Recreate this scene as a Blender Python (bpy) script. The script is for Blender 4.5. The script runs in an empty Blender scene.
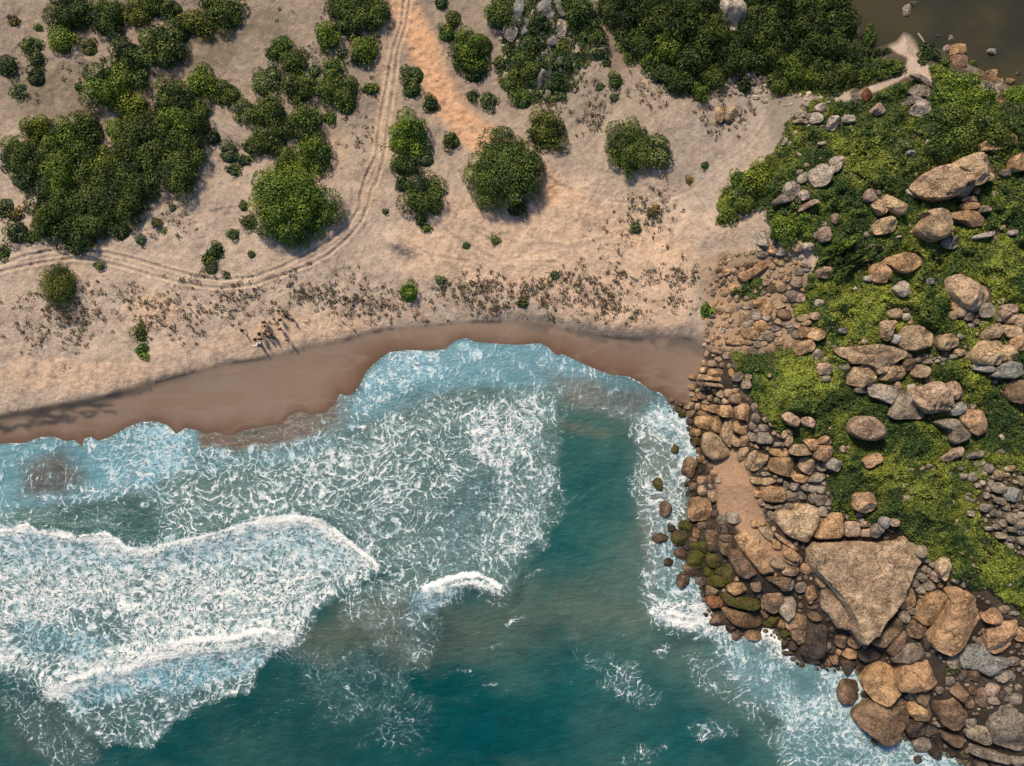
import bpy, math, random
import numpy as np
from math import radians as R, sin, cos, pi
rng = np.random.default_rng(7); random.seed(7)
scene = bpy.context.scene
col = scene.collection
S = 0.12            # metres per pixel at sea level
H = 85.0            # drone height
SUN_EL, SUN_AZ = 45.0, (-0.52, 0.85)   # sun stands up-left of the picture

def W(px, py, z=0.0):
    k = S*(H-z)/H
    return (px-512)*k, (383-py)*k

# ------------------------------------------------------------------ raster fields (1 m = 8.3 px map of the place)
X0, Y0, NX, NY = -48, -48, 1121, 863
gy, gx = np.mgrid[Y0:Y0+NY, X0:X0+NX].astype(np.float32)
def smooth(a, b, x):
    t = np.clip((x-a)/(b-a), 0, 1); return t*t*(3-2*t)
def vnoise(scale, seed, sx=1.0, sy=1.0):
    r = np.random.default_rng(seed)
    w, h = int(NX/(scale*sx))+4, int(NY/(scale*sy))+4
    g = r.random((h, w)).astype(np.float32)
    fx = (gx-X0)/(scale*sx); fy = (gy-Y0)/(scale*sy)
    ix = fx.astype(int); iy = fy.astype(int); tx = fx-ix; ty = fy-iy
    tx = tx*tx*(3-2*tx); ty = ty*ty*(3-2*ty)
    return (g[iy, ix]*(1-tx)+g[iy, ix+1]*tx)*(1-ty)+(g[iy+1, ix]*(1-tx)+g[iy+1, ix+1]*tx)*ty
def fnoise(scale, seed, octs=4, sx=1., sy=1.):
    out = 0; a = 1; t = 0
    for o in range(octs):
        out = out+a*vnoise(max(scale/2**o, 1.3), seed*31+o, sx, sy); t += a; a *= .5
    return out/t
def bbox_of(pts, m):
    xs = [p[0] for p in pts]; ys = [p[1] for p in pts]
    x0 = max(0, int(min(xs)-m-X0)); x1 = min(NX, int(max(xs)+m-X0)+2)
    y0 = max(0, int(min(ys)-m-Y0)); y1 = min(NY, int(max(ys)+m-Y0)+2)
    return slice(y0, y1), slice(x0, x1)
def dist_line(pts, sl, closed=False):
    x = gx[sl]; y = gy[sl]; d = np.full(x.shape, 1e9, np.float32)
    n = len(pts)
    for i in range(n if closed else n-1):
        ax, ay = pts[i]; bx, by = pts[(i+1) % n]
        vx, vy = bx-ax, by-ay; L = vx*vx+vy*vy+1e-6
        t = np.clip(((x-ax)*vx+(y-ay)*vy)/L, 0, 1)
        d = np.minimum(d, (x-ax-t*vx)**2+(y-ay-t*vy)**2)
    return np.sqrt(d)
def inside(pts, x, y):
    c = np.zeros(x.shape, bool); n = len(pts)
    for i in range(n):
        ax, ay = pts[i]; bx, by = pts[(i+1) % n]
        if ay == by: continue
        c ^= ((ay > y) != (by > y)) & (x < (bx-ax)*(y-ay)/(by-ay)+ax)
    return c
FULL = (slice(0, NY), slice(0, NX))
def sdf(pts, sl=FULL):
    d = dist_line(pts, sl, True); return np.where(inside(pts, gx[sl], gy[sl]), d, -d)
nz8 = fnoise(22, 5, 4)-.5; nz3 = fnoise(7, 6, 3)-.5
def soft(pts, f, nz=0.0):
    """soft mask of a polygon, feathered f px, with a wandering edge"""
    sl = bbox_of(pts, f+abs(nz)+3); m = np.zeros((NY, NX), np.float32)
    s = sdf(pts, sl)
    if nz: s = s+(nz8[sl]*2*nz+nz3[sl]*nz)
    m[sl] = smooth(-f, f, s); return m
def line(pts, w, nz=0.0):
    sl = bbox_of(pts, w*2+abs(nz)+3); m = np.zeros((NY, NX), np.float32)
    d = dist_line(pts, sl)
    if nz: d = d+nz8[sl]*nz+nz3[sl]*nz
    m[sl] = 1-smooth(w*.3, w, d); return m
def blob(cx, cy, rx, ry=None, ang=0, pw=1.0):
    ry = ry or rx; a = R(ang); dx = gx-cx; dy = gy-cy
    u = (dx*cos(a)+dy*sin(a))/rx; v = (-dx*sin(a)+dy*cos(a))/ry
    return np.exp(-(u*u+v*v)*pw)
def over(a, m, v):
    if a.ndim == 3: m = m[..., None]; v = np.array(v, np.float32)
    a[...] = a*(1-m)+v*m
def blur(a, r):
    for ax in (0, 1):
        for _ in range(2):
            p = np.pad(a, [(r+1, r) if i == ax else (0, 0) for i in range(2)], mode='edge')
            c = np.cumsum(p, axis=ax, dtype=np.float64)
            n = a.shape[ax]
            a = ((np.take(c, range(2*r+1, 2*r+1+n), ax)-np.take(c, range(0, n), ax))/(2*r+1)).astype(np.float32)
    return a
def samp(a, px, py):
    # beyond the mapped area the country goes on as folded copies of its margin
    tri = lambda d, m: np.abs((d+m) % (2*m)-m)
    px = np.asarray(px, float); py = np.asarray(py, float); x1, y1 = X0+NX-2., Y0+NY-2.
    px = np.where(px < X0, X0+tri(X0-px, 160.), np.where(px > x1, x1-tri(px-x1, 110.), px))
    py = np.where(py < Y0, Y0+tri(Y0-py, 200.), np.where(py > y1, y1-tri(py-y1, 30.), py))
    fx = np.clip(np.asarray(px, float)-X0, 0, NX-1.001); fy = np.clip(np.asarray(py, float)-Y0, 0, NY-1.001)
    ix = fx.astype(int); iy = fy.astype(int); tx = fx-ix; ty = fy-iy
    if a.ndim == 3: tx = tx[..., None]; ty = ty[..., None]
    return (a[iy, ix]*(1-tx)+a[iy, ix+1]*tx)*(1-ty)+(a[iy+1, ix]*(1-tx)+a[iy+1, ix+1]*tx)*ty
def lin(r, g, b):
    f = lambda c: (c/255/12.92) if c <= 10 else ((c/255+.055)/1.055)**2.4
    return (f(r), f(g), f(b))

# ------------------------------------------------------------------ traced lines of the place
SWASH = [(-60,446),(0,444),(10,443),(25,443),(40,437),(52,436),(66,441),(75,440),(82,447),(84,438),(92,437),(98,441),(110,437),(122,430),(132,425),(142,422),(155,421),(168,425),(176,434),(186,428),(197,430),(206,434),(216,432),(228,436),(245,430),(262,427),(282,424),(290,415),(300,411),(312,416),(326,412),(335,403),(340,394),(348,396),(354,392),(360,385),(366,372),(378,360),(390,352),(410,350),(430,351),(446,349),(455,341),(466,338),(475,342),(490,343),(515,345),(530,344),(540,343),(548,347),(556,355),(563,354),(575,360),(588,366),(600,371),(612,375),(628,376),(640,382),(650,390),(660,392),(666,398),(668,404),(680,410),(690,418)]
ROCKC = [(692,440),(700,455),(691,470),(688,490),(694,505),(688,525),(680,545),(685,560),(700,580),(705,600),(712,612),(725,625),(742,636),(756,641),(763,628),(777,629),(785,646),(794,656),(800,662),(815,665),(830,668),(850,664),(866,680),(866,700),(855,712),(860,725),(875,741),(895,742),(900,735),(915,745),(930,748),(945,752),(960,760),(980,768),(1000,790),(1010,880)]
SEA = SWASH+ROCKC+[(1010,1000),(-200,1000),(-200,446)]
BERM = [(-60,424),(0,414),(30,408),(80,399),(120,391),(150,382),(190,371),(230,361),(256,358),(290,350),(335,341),(360,333),(385,328),(420,325),(450,322),(475,320),(510,320),(545,323),(580,330),(615,336),(650,338),(680,335),(692,338),(702,346),(712,356)]
sea_s = sdf(SEA)                       # + in the sea
land = -sea_s
wet = soft(BERM+[(712,356),(705,380),(690,430),(500,600),(-60,600)], 2.6, 2.0)
ROCKZ = [(720,255),(775,248),(800,262),(815,275),(792,310),(805,350),(738,358),(745,395),(770,420),(800,450),(828,470),(830,505),(905,530),(925,575),(985,600),(1040,640),(1072,800),(1000,800),(940,760),(870,745),(850,665),(790,655),(700,600),(676,545),(684,490),(686,415),(705,360),(705,330),(712,290)]
SANDP = [(700,452),(720,448),(735,448),(745,465),(752,480),(760,500),(768,535),(790,556),(788,575),(772,572),(740,560),(738,532),(716,512),(716,480)]
GREEN = [(797,112),(815,98),(850,100),(875,92),(905,80),(940,66),(990,90),(1100,130),(1100,640),(1024,616),(990,590),(965,583),(950,580),(930,570),(915,548),(905,530),(870,527),(835,510),(828,490),(832,470),(815,452),(800,447),(785,440),(768,418),(748,398),(738,372),(732,352),(775,354),(806,350),(800,330),(792,312),(803,290),(812,270),(820,256),(802,245),(790,240),(775,220),(760,205),(722,222),(718,205),(735,182),(755,166),(775,155),(783,135)]
POND = [(852,-200),(856,8),(862,30),(868,50),(882,44),(895,40),(903,30),(912,34),(922,46),(935,48),(944,50),(955,58),(972,64),(985,72),(1000,80),(1012,88),(1200,120),(1200,-200)]
TRAIL = [(888,46),(899,38),(907,30),(914,38),(919,50),(920,60),(928,66),(934,82),(930,84),(920,76),(905,78),(890,86),(870,94),(853,101),(850,98),(870,86),(890,80),(905,68),(907,58),(896,52)]
WOODS = [(598,-60),(600,8),(615,40),(628,66),(650,62),(668,90),(700,96),(720,78),(760,74),(790,92),(835,96),(850,88),(905,72),(908,60),(880,58),(868,60),(858,40),(850,8),(850,-60)]
green_m = soft(GREEN, 3, 7); rock_m = soft(ROCKZ, 3, 3); pond_s = sdf(POND); woods_m = soft(WOODS, 3, 5)

# ------------------------------------------------------------------ terrain height
n40 = fnoise(70, 11, 4)-.5; n12 = fnoise(14, 12, 3)-.5; n4 = fnoise(4.5, 13, 2)-.5
h = np.clip(land*S*0.055, -2.5, 0.75)
up = 1-wet; upb = blur(up, 4)
h = h+upb*smooth(4, 34, land)*0.22
dune = blur(np.clip(up*smooth(25, 60, land), 0, 1), 14)
h = h+dune*(0.5+1.7*n40+0.12*n12)+upb*smooth(6, 14, land)*n4*0.16
head = blur(np.maximum(green_m, rock_m*0.35).astype(np.float32), 34)
h = h+smooth(3, 60, land)*head*(5.2+1.2*n40)
h = h+blob(395, 243, 12, 7, 35)*0.9-blob(412, 262, 14, 10, 20)*.45+blob(742,262,26,9,-25)*.5
# vehicle ruts and paths
def tp(ox, oy, sc, pts): return [(ox+x/sc, oy+y/sc) for x, y in pts]
RUTS = [tp(0,192,3.99,[(-60,300),(0,290),(100,255),(200,235),(300,230),(420,240),(500,258),(600,285),(700,315),(800,340),(870,350),(1020,338)])+tp(256,192,3.99,[(30,325),(100,300),(200,250),(300,190),(370,130),(410,70),(420,0)])+tp(256,0,3.99,[(440,700),(480,620),(490,500),(520,350),(545,200),(580,100),(600,-60)]),
        tp(0,192,3.99,[(-60,328),(0,318),(100,295),(180,280),(290,265),(400,275),(500,300),(600,330),(700,355),(800,375),(880,383),(1020,370)])+tp(256,192,3.99,[(30,355),(100,335),(200,295),(290,250),(370,180),(420,120),(450,40),(460,-10)])+tp(256,0,3.99,[(480,730),(510,630),(525,500),(548,350),(566,200),(600,100),(625,-60)])]
rut = np.zeros((NY, NX), np.float32); rim = np.zeros((NY, NX), np.float32)
for r_ in RUTS:
    sl = bbox_of(r_, 12); d = dist_line(r_, sl)+nz3[sl]*1.0
    rut[sl] = np.maximum(rut[sl], np.exp(-(d/1.3)**2)); rim[sl] = np.maximum(rim[sl], np.exp(-((d-2.6)/1.1)**2))
FAINT = [[(150,225),(200,213),(250,205)],[(440,205),(470,225),(520,245),(580,248),(640,225)],[(430,215),(455,238),(500,262),(560,262)],[(470,130),(520,160),(560,185),(600,200),(650,205),(690,190),(720,165),(745,150),(770,120)],[(690,188),(700,200),(712,222)],[(516,60),(560,80),(590,72),(620,50)],[(385,150),(420,175),(450,215),(490,240),(560,245)],[(500,262),(600,240),(640,260),(700,240)],[(585,70),(560,90),(545,100)],[(372,205),(395,235),(430,255),(470,262)]]
for f_ in FAINT:
    sl = bbox_of(f_, 14); d = dist_line(f_, sl)+nz8[sl]*6
    rim[sl] = np.maximum(rim[sl], .45*np.exp(-((d-2.5)/1.0)**2)); rut[sl] = np.maximum(rut[sl], .5*np.exp(-(d/1.4)**2))
h = h-rut*0.11+rim*0.10
path1 = line([(398,-50),(402,10),(422,45),(432,75),(448,105),(470,130),(495,148),(520,165),(545,190)], 23, 2.5)
path2 = line([(386,0),(388,50),(390,80),(386,110),(380,150),(366,200)], 17, 5)
h = h-path1*.18-path2*.1+path1*n4*.12
h = np.where(pond_s > -10, h*(1-smooth(-10, 6, pond_s))+smooth(-10, 6, pond_s)*(-0.4), h).astype(np.float32)
POND_Z = 0.55
h = np.where(pond_s > -14, np.minimum(h, POND_Z+np.clip(-pond_s, -6, 14)*0.09), h).astype(np.float32)

# ------------------------------------------------------------------ terrain colour (sand, soil, wet sand, with some light and shade painted in)
C = np.zeros((NY, NX, 3), np.float32); C[:] = (.585, .445, .34)
sunlit_sand = blob(560,250,110,55)+blob(60,375,90,22)+blob(300,330,110,18,-8)+blob(470,240,70,40)+blob(610,230,70,30)+blob(150,310,35,20)+blob(640,300,60,30)+blob(200,380,80,14,-14)+blob(330,150,18,30)
over(C, (1-smooth(.15, .8, sunlit_sand+n40*.9))*.75, (.43, .375, .325))  # greyer outside the sunlit patches: lit and shaded sand painted as colour
back_shade = smooth(235, 60, gy+n40*90)*(1-smooth(560, 700, gx)*.5)
over(C, back_shade*.72, (.215, .185, .15))  # grey-brown soil, with the dimness of the upper area painted in
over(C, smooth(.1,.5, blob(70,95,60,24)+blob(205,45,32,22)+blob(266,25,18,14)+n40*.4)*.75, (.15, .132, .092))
over(C, soft([(640,140),(760,90),(790,130),(720,190),(715,260),(735,250),(700,330),(690,330),(705,250),(690,200)], 12, 8)*.6, (.285,.26,.24))
over(C, smooth(.35,.75, fnoise(9,21,3)+n40*.4)*up*.25, (.22,.18,.14))
over(C, line([(500,150),(560,185),(640,215),(720,235)], 30, 8)*.5, (.54,.43,.34))
over(C, path1, (.60,.375,.23)); over(C, path2*.6, (.45,.33,.235))
over(C, line([(520,165),(560,195),(600,215),(650,240),(690,260)], 22, 10)*.5, (.60,.43,.30))
over(C, rim*.6, (.62,.52,.42)); over(C, rut*.4, (.24,.19,.15))
over(C, smooth(.55,.7, fnoise(5,22,2))*up*.22, (.5,.42,.34))
over(C, smooth(.56,.66, fnoise(4,23,2))*up*.35, (.21,.175,.14))
# wet sand
bd = dist_line(BERM, FULL)
Cw = np.zeros_like(C); Cw[:] = (.230,.175,.138)
over(Cw, smooth(-6, 34, -land+n40*30+22), (.155,.092,.062))
over(Cw, smooth(.46,.5,fnoise(30,29,4,2.5,.8))*smooth(.56,.5,fnoise(30,29,4,2.5,.8))*.45, (.26,.215,.18))
over(Cw, smooth(14,2,bd)*.5, (.30,.235,.185))
over(Cw, smooth(0, 50, bd)*smooth(300,150,gx)*.3, (.12,.08,.06))
over(Cw, smooth(.46,.58, fnoise(20,24,4,2.2,.6))*.75*smooth(330,200,gx)*smooth(-4,-24,-land+n40*10), (.235,.19,.16))
over(Cw, soft([(-60,420),(0,417),(60,406),(150,390),(125,400),(125,416),(100,414),(80,420),(50,428),(0,434),(-60,440)], 3, 7)*smooth(.36,.62,fnoise(12,25,3,2.4,.6)*.75+fnoise(4,28,2,2.,.7)*.25)*.85, (.03,.034,.04))
over(C, wet, (0,0,0)); C += Cw*wet[..., None]
dark = np.exp(-((bd-1.5)/2.2)**2)*wet*(.12+.75*smooth(.5,.62,fnoise(16,26,3)))
over(C, np.clip(dark,0,.9), (.05,.048,.05))  # shadow under the berm scarp, painted as a patchy dark line
over(C, np.exp(-((bd-4)/4)**2)*wet*smooth(190,110,gx)*.8, (.035,.038,.042))
over(C, np.clip(np.exp(-((bd-5)/5)**2)*smooth(500,560,gx)*smooth(.4,.6,fnoise(10,27,3)),0,.55), (.09,.085,.08))
over(C, np.clip(np.exp(-((bd-3)/7)**2)*smooth(455,520,gx)*(1-wet)*.5,0,.6), (.17,.165,.16))
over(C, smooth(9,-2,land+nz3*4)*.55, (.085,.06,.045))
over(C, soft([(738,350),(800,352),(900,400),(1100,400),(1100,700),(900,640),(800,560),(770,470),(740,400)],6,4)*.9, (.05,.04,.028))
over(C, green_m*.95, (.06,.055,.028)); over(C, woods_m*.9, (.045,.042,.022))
over(C, rock_m*(1-green_m)*.95, (.028,.023,.019))  # dark wet ground, blackened further to paint the shade in the crevices
over(C, soft([(700,262),(745,250),(800,258),(815,275),(792,310),(800,340),(740,352),(705,350)], 5, 6)*.8, (.34,.255,.185))
over(C, soft([(735,285),(745,262),(775,255),(800,262),(790,280),(770,292)], 4, 5)*.7, (.33,.24,.17))
over(C, soft([(718,270),(745,262),(735,300),(725,335),(745,352),(715,350),(706,320)], 5, 5)*.8, (.36,.26,.185))
over(C, soft(SANDP, 3, 3), (.33,.225,.155))
over(C, soft([(846,30),(870,30),(905,22),(925,40),(960,60),(985,84),(960,110),(900,110),(850,100)],4,5)*.92, (.05,.045,.03))
over(C, soft(TRAIL, 1.2, 1.5), (.40,.335,.285))
over(C, soft([(992,98),(1005,102),(1030,122),(1030,130),(1012,118),(1000,110)],1.5,2), (.42,.25,.15))
over(C, soft([(596,2),(606,8),(625,35),(634,48),(634,68),(612,72),(606,50),(598,30)],3,5)*.8, (.2,.155,.12))
over(C, soft([(768,84),(800,84),(808,104),(790,130),(772,150),(766,120)],5,6)*.8, (.2,.185,.16))
over(C, smooth(-8, -1, pond_s)*.8, (.06,.05,.035))
C = np.clip(C*(1+(n4[..., None])*.16*(1-wet[..., None])), .01, .8)

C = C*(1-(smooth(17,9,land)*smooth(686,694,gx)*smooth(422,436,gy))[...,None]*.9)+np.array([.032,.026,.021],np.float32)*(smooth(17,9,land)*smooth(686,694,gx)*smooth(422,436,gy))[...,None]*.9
# ------------------------------------------------------------------ material helpers
def mat(name, rough=.85):
    m = bpy.data.materials.new(name); m.use_nodes = True
    nt = m.node_tree; b = nt.nodes['Principled BSDF']; b.inputs['Roughness'].default_value = rough
    return m, nt, b
def node(nt, t, **kw):
    n = nt.nodes.new(t)
    for k, v in kw.items():
        if k in n.inputs if isinstance(k, str) else False: n.inputs[k].default_value = v
        else: setattr(n, k, v)
    return n
def math_(nt, op, a, b=None, c=None, clamp=False):
    n = nt.nodes.new('ShaderNodeMath'); n.operation = op; n.use_clamp = clamp
    for i, v in enumerate((a, b, c)):
        if v is None: continue
        if isinstance(v, (int, float)): n.inputs[i].default_value = v
        else: nt.links.new(v, n.inputs[i])
    return n.outputs[0]
def mixc(nt, fac, a, b, mode='MIX'):
    n = nt.nodes.new('ShaderNodeMix'); n.data_type = 'RGBA'; n.blend_type = mode
    for i, v in ((0, fac), (6, a), (7, b)):
        if isinstance(v, (int, float)): n.inputs[i].default_value = v
        elif isinstance(v, tuple): n.inputs[i].default_value = (*v, 1) if len(v) == 3 else v
        else: nt.links.new(v, n.inputs[i])
    return n.outputs[2]
def noise(nt, vec, scale, detail=3, rough=.55, dims='3D'):
    n = nt.nodes.new('ShaderNodeTexNoise'); n.noise_dimensions = dims
    n.inputs['Scale'].default_value = scale; n.inputs['Detail'].default_value = detail; n.inputs['Roughness'].default_value = rough
    nt.links.new(vec, n.inputs['Vector']); return n
def voro(nt, vec, scale, feat='DISTANCE_TO_EDGE', dims='2D'):
    n = nt.nodes.new('ShaderNodeTexVoronoi'); n.voronoi_dimensions = dims; n.feature = feat
    n.inputs['Scale'].default_value = scale; nt.links.new(vec, n.inputs['Vector']); return n
def maprange(nt, v, a, b, c=0., d=1., smoothst=True):
    n = nt.nodes.new('ShaderNodeMapRange'); n.interpolation_type = 'SMOOTHSTEP' if smoothst else 'LINEAR'
    for i, x in enumerate((v, a, b, c, d)):
        if isinstance(x, (int, float)): n.inputs[i].default_value = x
        else: nt.links.new(x, n.inputs[i])
    return n.outputs[0]
def attr(nt, name):
    n = nt.nodes.new('ShaderNodeAttribute'); n.attribute_name = name; return n
def bump(nt, hgt, dist, strength=1.0, normal=None):
    n = nt.nodes.new('ShaderNodeBump'); n.inputs['Distance'].default_value = dist; n.inputs['Strength'].default_value = strength
    nt.links.new(hgt, n.inputs['Height'])
    if normal: nt.links.new(normal, n.inputs['Normal'])
    return n.outputs[0]

def mesh_np(name, V, F, material, cols=None, sm=True, extra=None):
    """F: (n,3|4) int array or list of such"""
    me = bpy.data.meshes.new(name)
    Fs = F if isinstance(F, list) else [F]
    Fs = [np.asarray(f, np.int32) for f in Fs if len(f)]
    V = np.asarray(V, np.float32)
    loops = np.concatenate([f.ravel() for f in Fs]); tot = np.concatenate([np.full(len(f), f.shape[1], np.int32) for f in Fs])
    start = np.concatenate([[0], np.cumsum(tot)[:-1]]).astype(np.int32)
    me.vertices.add(len(V)); me.vertices.foreach_set('co', V.ravel())
    me.loops.add(len(loops)); me.loops.foreach_set('vertex_index', loops)
    me.polygons.add(len(tot)); me.polygons.foreach_set('loop_start', start); me.polygons.foreach_set('loop_total', tot)
    me.polygons.foreach_set('use_smooth', np.full(len(tot), sm))
    me.update(calc_edges=True)
    def put(nm, c):
        c = np.asarray(c, np.float32)
        if c.shape[1] == 3: c = np.concatenate([c, np.ones((len(c), 1), np.float32)], 1)
        a = me.attributes.new(nm, 'FLOAT_COLOR', 'POINT'); a.data.foreach_set('color', c.ravel())
    if cols is not None: put('Col', cols)
    for k, v in (extra or {}).items(): put(k, v)
    if material: me.materials.append(material)
    return me
def link(name, me, parent=None, loc=None):
    o = bpy.data.objects.new(name, me); col.objects.link(o)
    if loc is not None: o.location = loc
    if parent: o.parent = parent
    return o
def tag(o, label=None, cat=None, group=None, kind=None):
    if label: o['label'] = label
    if cat: o['category'] = cat
    if group: o['group'] = group
    if kind: o['kind'] = kind
    return o
def grid_faces(nx, ny):
    i = np.arange(nx-1)[None, :]+np.arange(ny-1)[:, None]*nx
    i = i.ravel(); return np.stack([i, i+nx, i+nx+1, i+1], 1)
def axis(lo, hi, step, far):
    mid = np.arange(lo, hi+step, step); out = []
    d = step
    a = [lo]; 
    while a[-1] > -far: d *= 1.35; a.append(a[-1]-d)
    b = [mid[-1]]; d = step
    while b[-1] < far: d *= 1.35; b.append(b[-1]+d)
    return np.concatenate([a[1:][::-1], mid, b[1:]])

# ------------------------------------------------------------------ ground
def ground_material():
    m, nt, b = mat('sand_soil_and_wet_sand', .95)
    c = attr(nt, 'Col'); tc = nt.nodes.new('ShaderNodeTexCoord').outputs['Object']
    n1 = noise(nt, tc, 2.4, 5, .75); n2 = noise(nt, tc, 8.5, 3, .8); v = voro(nt, tc, 3.0, 'SMOOTH_F1', '2D')
    dry = c.outputs['Alpha']
    f = math_(nt, 'MULTIPLY_ADD', maprange(nt, n1.outputs[0], .30, .70), .24, .88)
    g = math_(nt, 'MULTIPLY_ADD', maprange(nt, n2.outputs[0], .3, .7), .42, .80)
    k = math_(nt, 'MULTIPLY', f, g); k = math_(nt, 'MULTIPLY_ADD', math_(nt, 'SUBTRACT', k, 1.0), dry, 1.0)
    out = mixc(nt, 1.0, c.outputs['Color'], k, 'MULTIPLY')
    nt.links.new(out, b.inputs['Base Color'])
    nt.links.new(math_(nt, 'MULTIPLY_ADD', dry, .5, .42), b.inputs['Roughness'])
    hh = math_(nt, 'ADD', math_(nt, 'MULTIPLY', v.outputs[0], .8), math_(nt, 'ADD', n1.outputs[0], math_(nt, 'MULTIPLY', n2.outputs[0], .4)))
    nt.links.new(bump(nt, math_(nt, 'MULTIPLY', hh, dry), .075, .9), b.inputs['Normal'])
    b.inputs['Specular IOR Level'].default_value = .25
    return m
ax_x = axis(-30, 1054, 1.3, 4200); ax_y = axis(-30, 796, 1.3, 4200)
PX, PY = np.meshgrid(ax_x, ax_y)
hz = samp(h, PX, PY)
xx, yy = W(PX, PY, hz)
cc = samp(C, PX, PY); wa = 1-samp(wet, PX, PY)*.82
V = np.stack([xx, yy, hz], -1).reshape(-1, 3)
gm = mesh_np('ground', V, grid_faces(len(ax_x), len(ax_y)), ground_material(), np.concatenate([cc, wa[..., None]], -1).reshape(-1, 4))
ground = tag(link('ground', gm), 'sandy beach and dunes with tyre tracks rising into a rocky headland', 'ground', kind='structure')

# ------------------------------------------------------------------ sea
deep = lin(4,67,73); mid = lin(60,112,112); murk = lin(112,112,100); brown = lin(105,88,78)
WC = np.zeros((NY, NX, 3), np.float32); WC[:] = deep
shore = smooth(240, 20, sea_s*1.0+n40*60)
over(WC, smooth(300,120,sea_s+n40*120)*.45, mid)
over(WC, smooth(130,40,sea_s+n40*50)*.7, lin(88,112,108))
over(WC, soft([(360,590),(460,600),(560,560),(620,600),(690,610),(700,625),(600,630),(520,650),(430,670),(330,650),(300,640)],24,16)*.38, murk)
over(WC, soft([(0,700),(60,690),(110,740),(100,766),(0,760)],20,14)*.25, murk)
over(WC, soft([(280,640),(340,600),(400,590),(420,620),(330,660)],18,12)*.32, murk)
over(WC, soft([(560,410),(632,430),(636,520),(600,560),(540,600),(545,520),(552,450)],16,8)*.65, lin(26,86,88))
over(WC, soft([(420,760),(460,700),(560,660),(700,680),(740,766)],25,14)*.6, lin(0,76,84))
over(WC, soft([(-60,446),(84,440),(150,424),(200,434),(190,470),(100,500),(-60,515)],4,4)*.7, lin(95,150,172))  # blue swash film: sky reflection painted into the water colour
over(WC, soft([(350,424),(362,378),(380,356),(466,336),(540,342),(560,352),(600,369),(668,402),(660,420),(600,395),(540,385),(440,392),(380,425)],4,5)*.75, lin(98,155,180))  # same painted sky blue along the upper swash
over(WC, soft([(28,462),(60,455),(84,470),(92,488),(60,496),(16,497)],11,9)*.95, lin(88,74,68))
over(WC, soft([(560,376),(600,382),(650,398),(630,412),(570,400)],6,5)*.8, lin(112,106,102))
over(WC, soft([(700,640),(770,655),(870,665),(880,740),(1000,770),(1000,830),(820,830),(790,770),(770,700),(740,690)],12,9)*.38, lin(80,135,155))
over(WC, soft([(200,426),(290,408),(345,390),(348,424),(330,440),(300,448),(230,452),(200,446)],5,5)*.92, lin(112,90,74))
over(WC, soft([(540,365),(600,378),(660,395),(640,425),(600,410),(556,400)],12,6)*.6, lin(112,108,104))
over(WC, soft([(560,420),(625,432),(610,438),(560,430)],5,5)*.5, murk)
over(WC, soft([(640,430),(690,440),(685,560),(650,600),(640,520)],10,5)*.55, lin(120,118,112))
over(WC, soft([(290,455),(345,425),(400,402),(470,385),(545,392),(556,420),(552,470),(548,520),(520,565),(470,568),(400,590),(340,530),(310,512),(260,520),(235,500),(250,470)],16,8)*.75, lin(72,100,99))
over(WC, smooth(20,-10,np.abs(gy-600))*smooth(380,330,gx)*.0+soft([(-60,550),(350,540),(330,590),(250,640),(60,670),(-60,660)],14,8)*.7, lin(68,98,102))
over(WC, smooth(.45,.75,fnoise(60,31,4,1.6,1.))*.22, lin(70,100,92))
over(WC, smooth(.5,.8,fnoise(40,32,5,1.5,1.))*.45, lin(0,58,66))
over(WC, smooth(.52,.72,fnoise(26,37,5,1.8,.8))*.14, lin(80,115,108))
D = np.zeros((NY, NX), np.float32); SK = D.copy(); TI = D.copy(); CR = D.copy()
def foam(poly, d, f=6, nz=6, tint=None, streak=None):
    f = f*1.5; nz = nz*1.5
    m = soft(poly, f, nz); over(D, m, d)
    if tint is not None: over(TI, m, tint)  # blue tint paints the sky's reflection into thin wet foam
    if streak is not None: over(SK, m, streak)
# upper swash fan
foam([(352,398),(362,378),(378,358),(446,346),(466,336),(540,342),(560,352),(600,369),(640,380),(668,402),(690,420),(668,430),(640,425),(600,402),(556,398),(556,420),(350,420)], .42, 3, 2, .75, 1.0)
foam([(556,372),(655,398),(640,425),(600,408),(556,402)], .30, 6, 4, .3, .8)
foam([(458,345),(540,347),(600,376),(560,375),(480,366),(440,392),(420,392)], .60, 5, 4, .8, .8)
foam([(352,398),(366,374),(392,352),(446,350),(440,372),(390,405),(350,425)], .72, 3, 3, .85, .3)
# big lace field
SKE = [([(470,470),(560,400),(560,500),(525,575),(470,570)],.45),([(40,700),(260,650),(300,640),(200,720),(100,760),(40,720)],.25),([(380,590),(440,600),(420,680),(300,720),(300,650)],.4)]
foam([(290,455),(345,425),(400,402),(470,385),(545,392),(556,420),(552,470),(548,520),(520,565),(505,575),(470,568),(440,575),(400,590),(375,560),(340,530),(310,512),(260,520),(235,500),(250,470)], .52, 8, 9, .12, .28)
foam([(480,410),(548,408),(550,500),(520,540),(490,500),(470,450)], .70, 12, 10, .1, .1)
foam([(300,450),(430,425),(480,470),(400,500),(320,500)], .50, 12, 9, .15, 0)
foam([(470,470),(500,470),(470,560),(430,570),(440,520)], .38, 10, 8, .55, .4)
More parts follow.
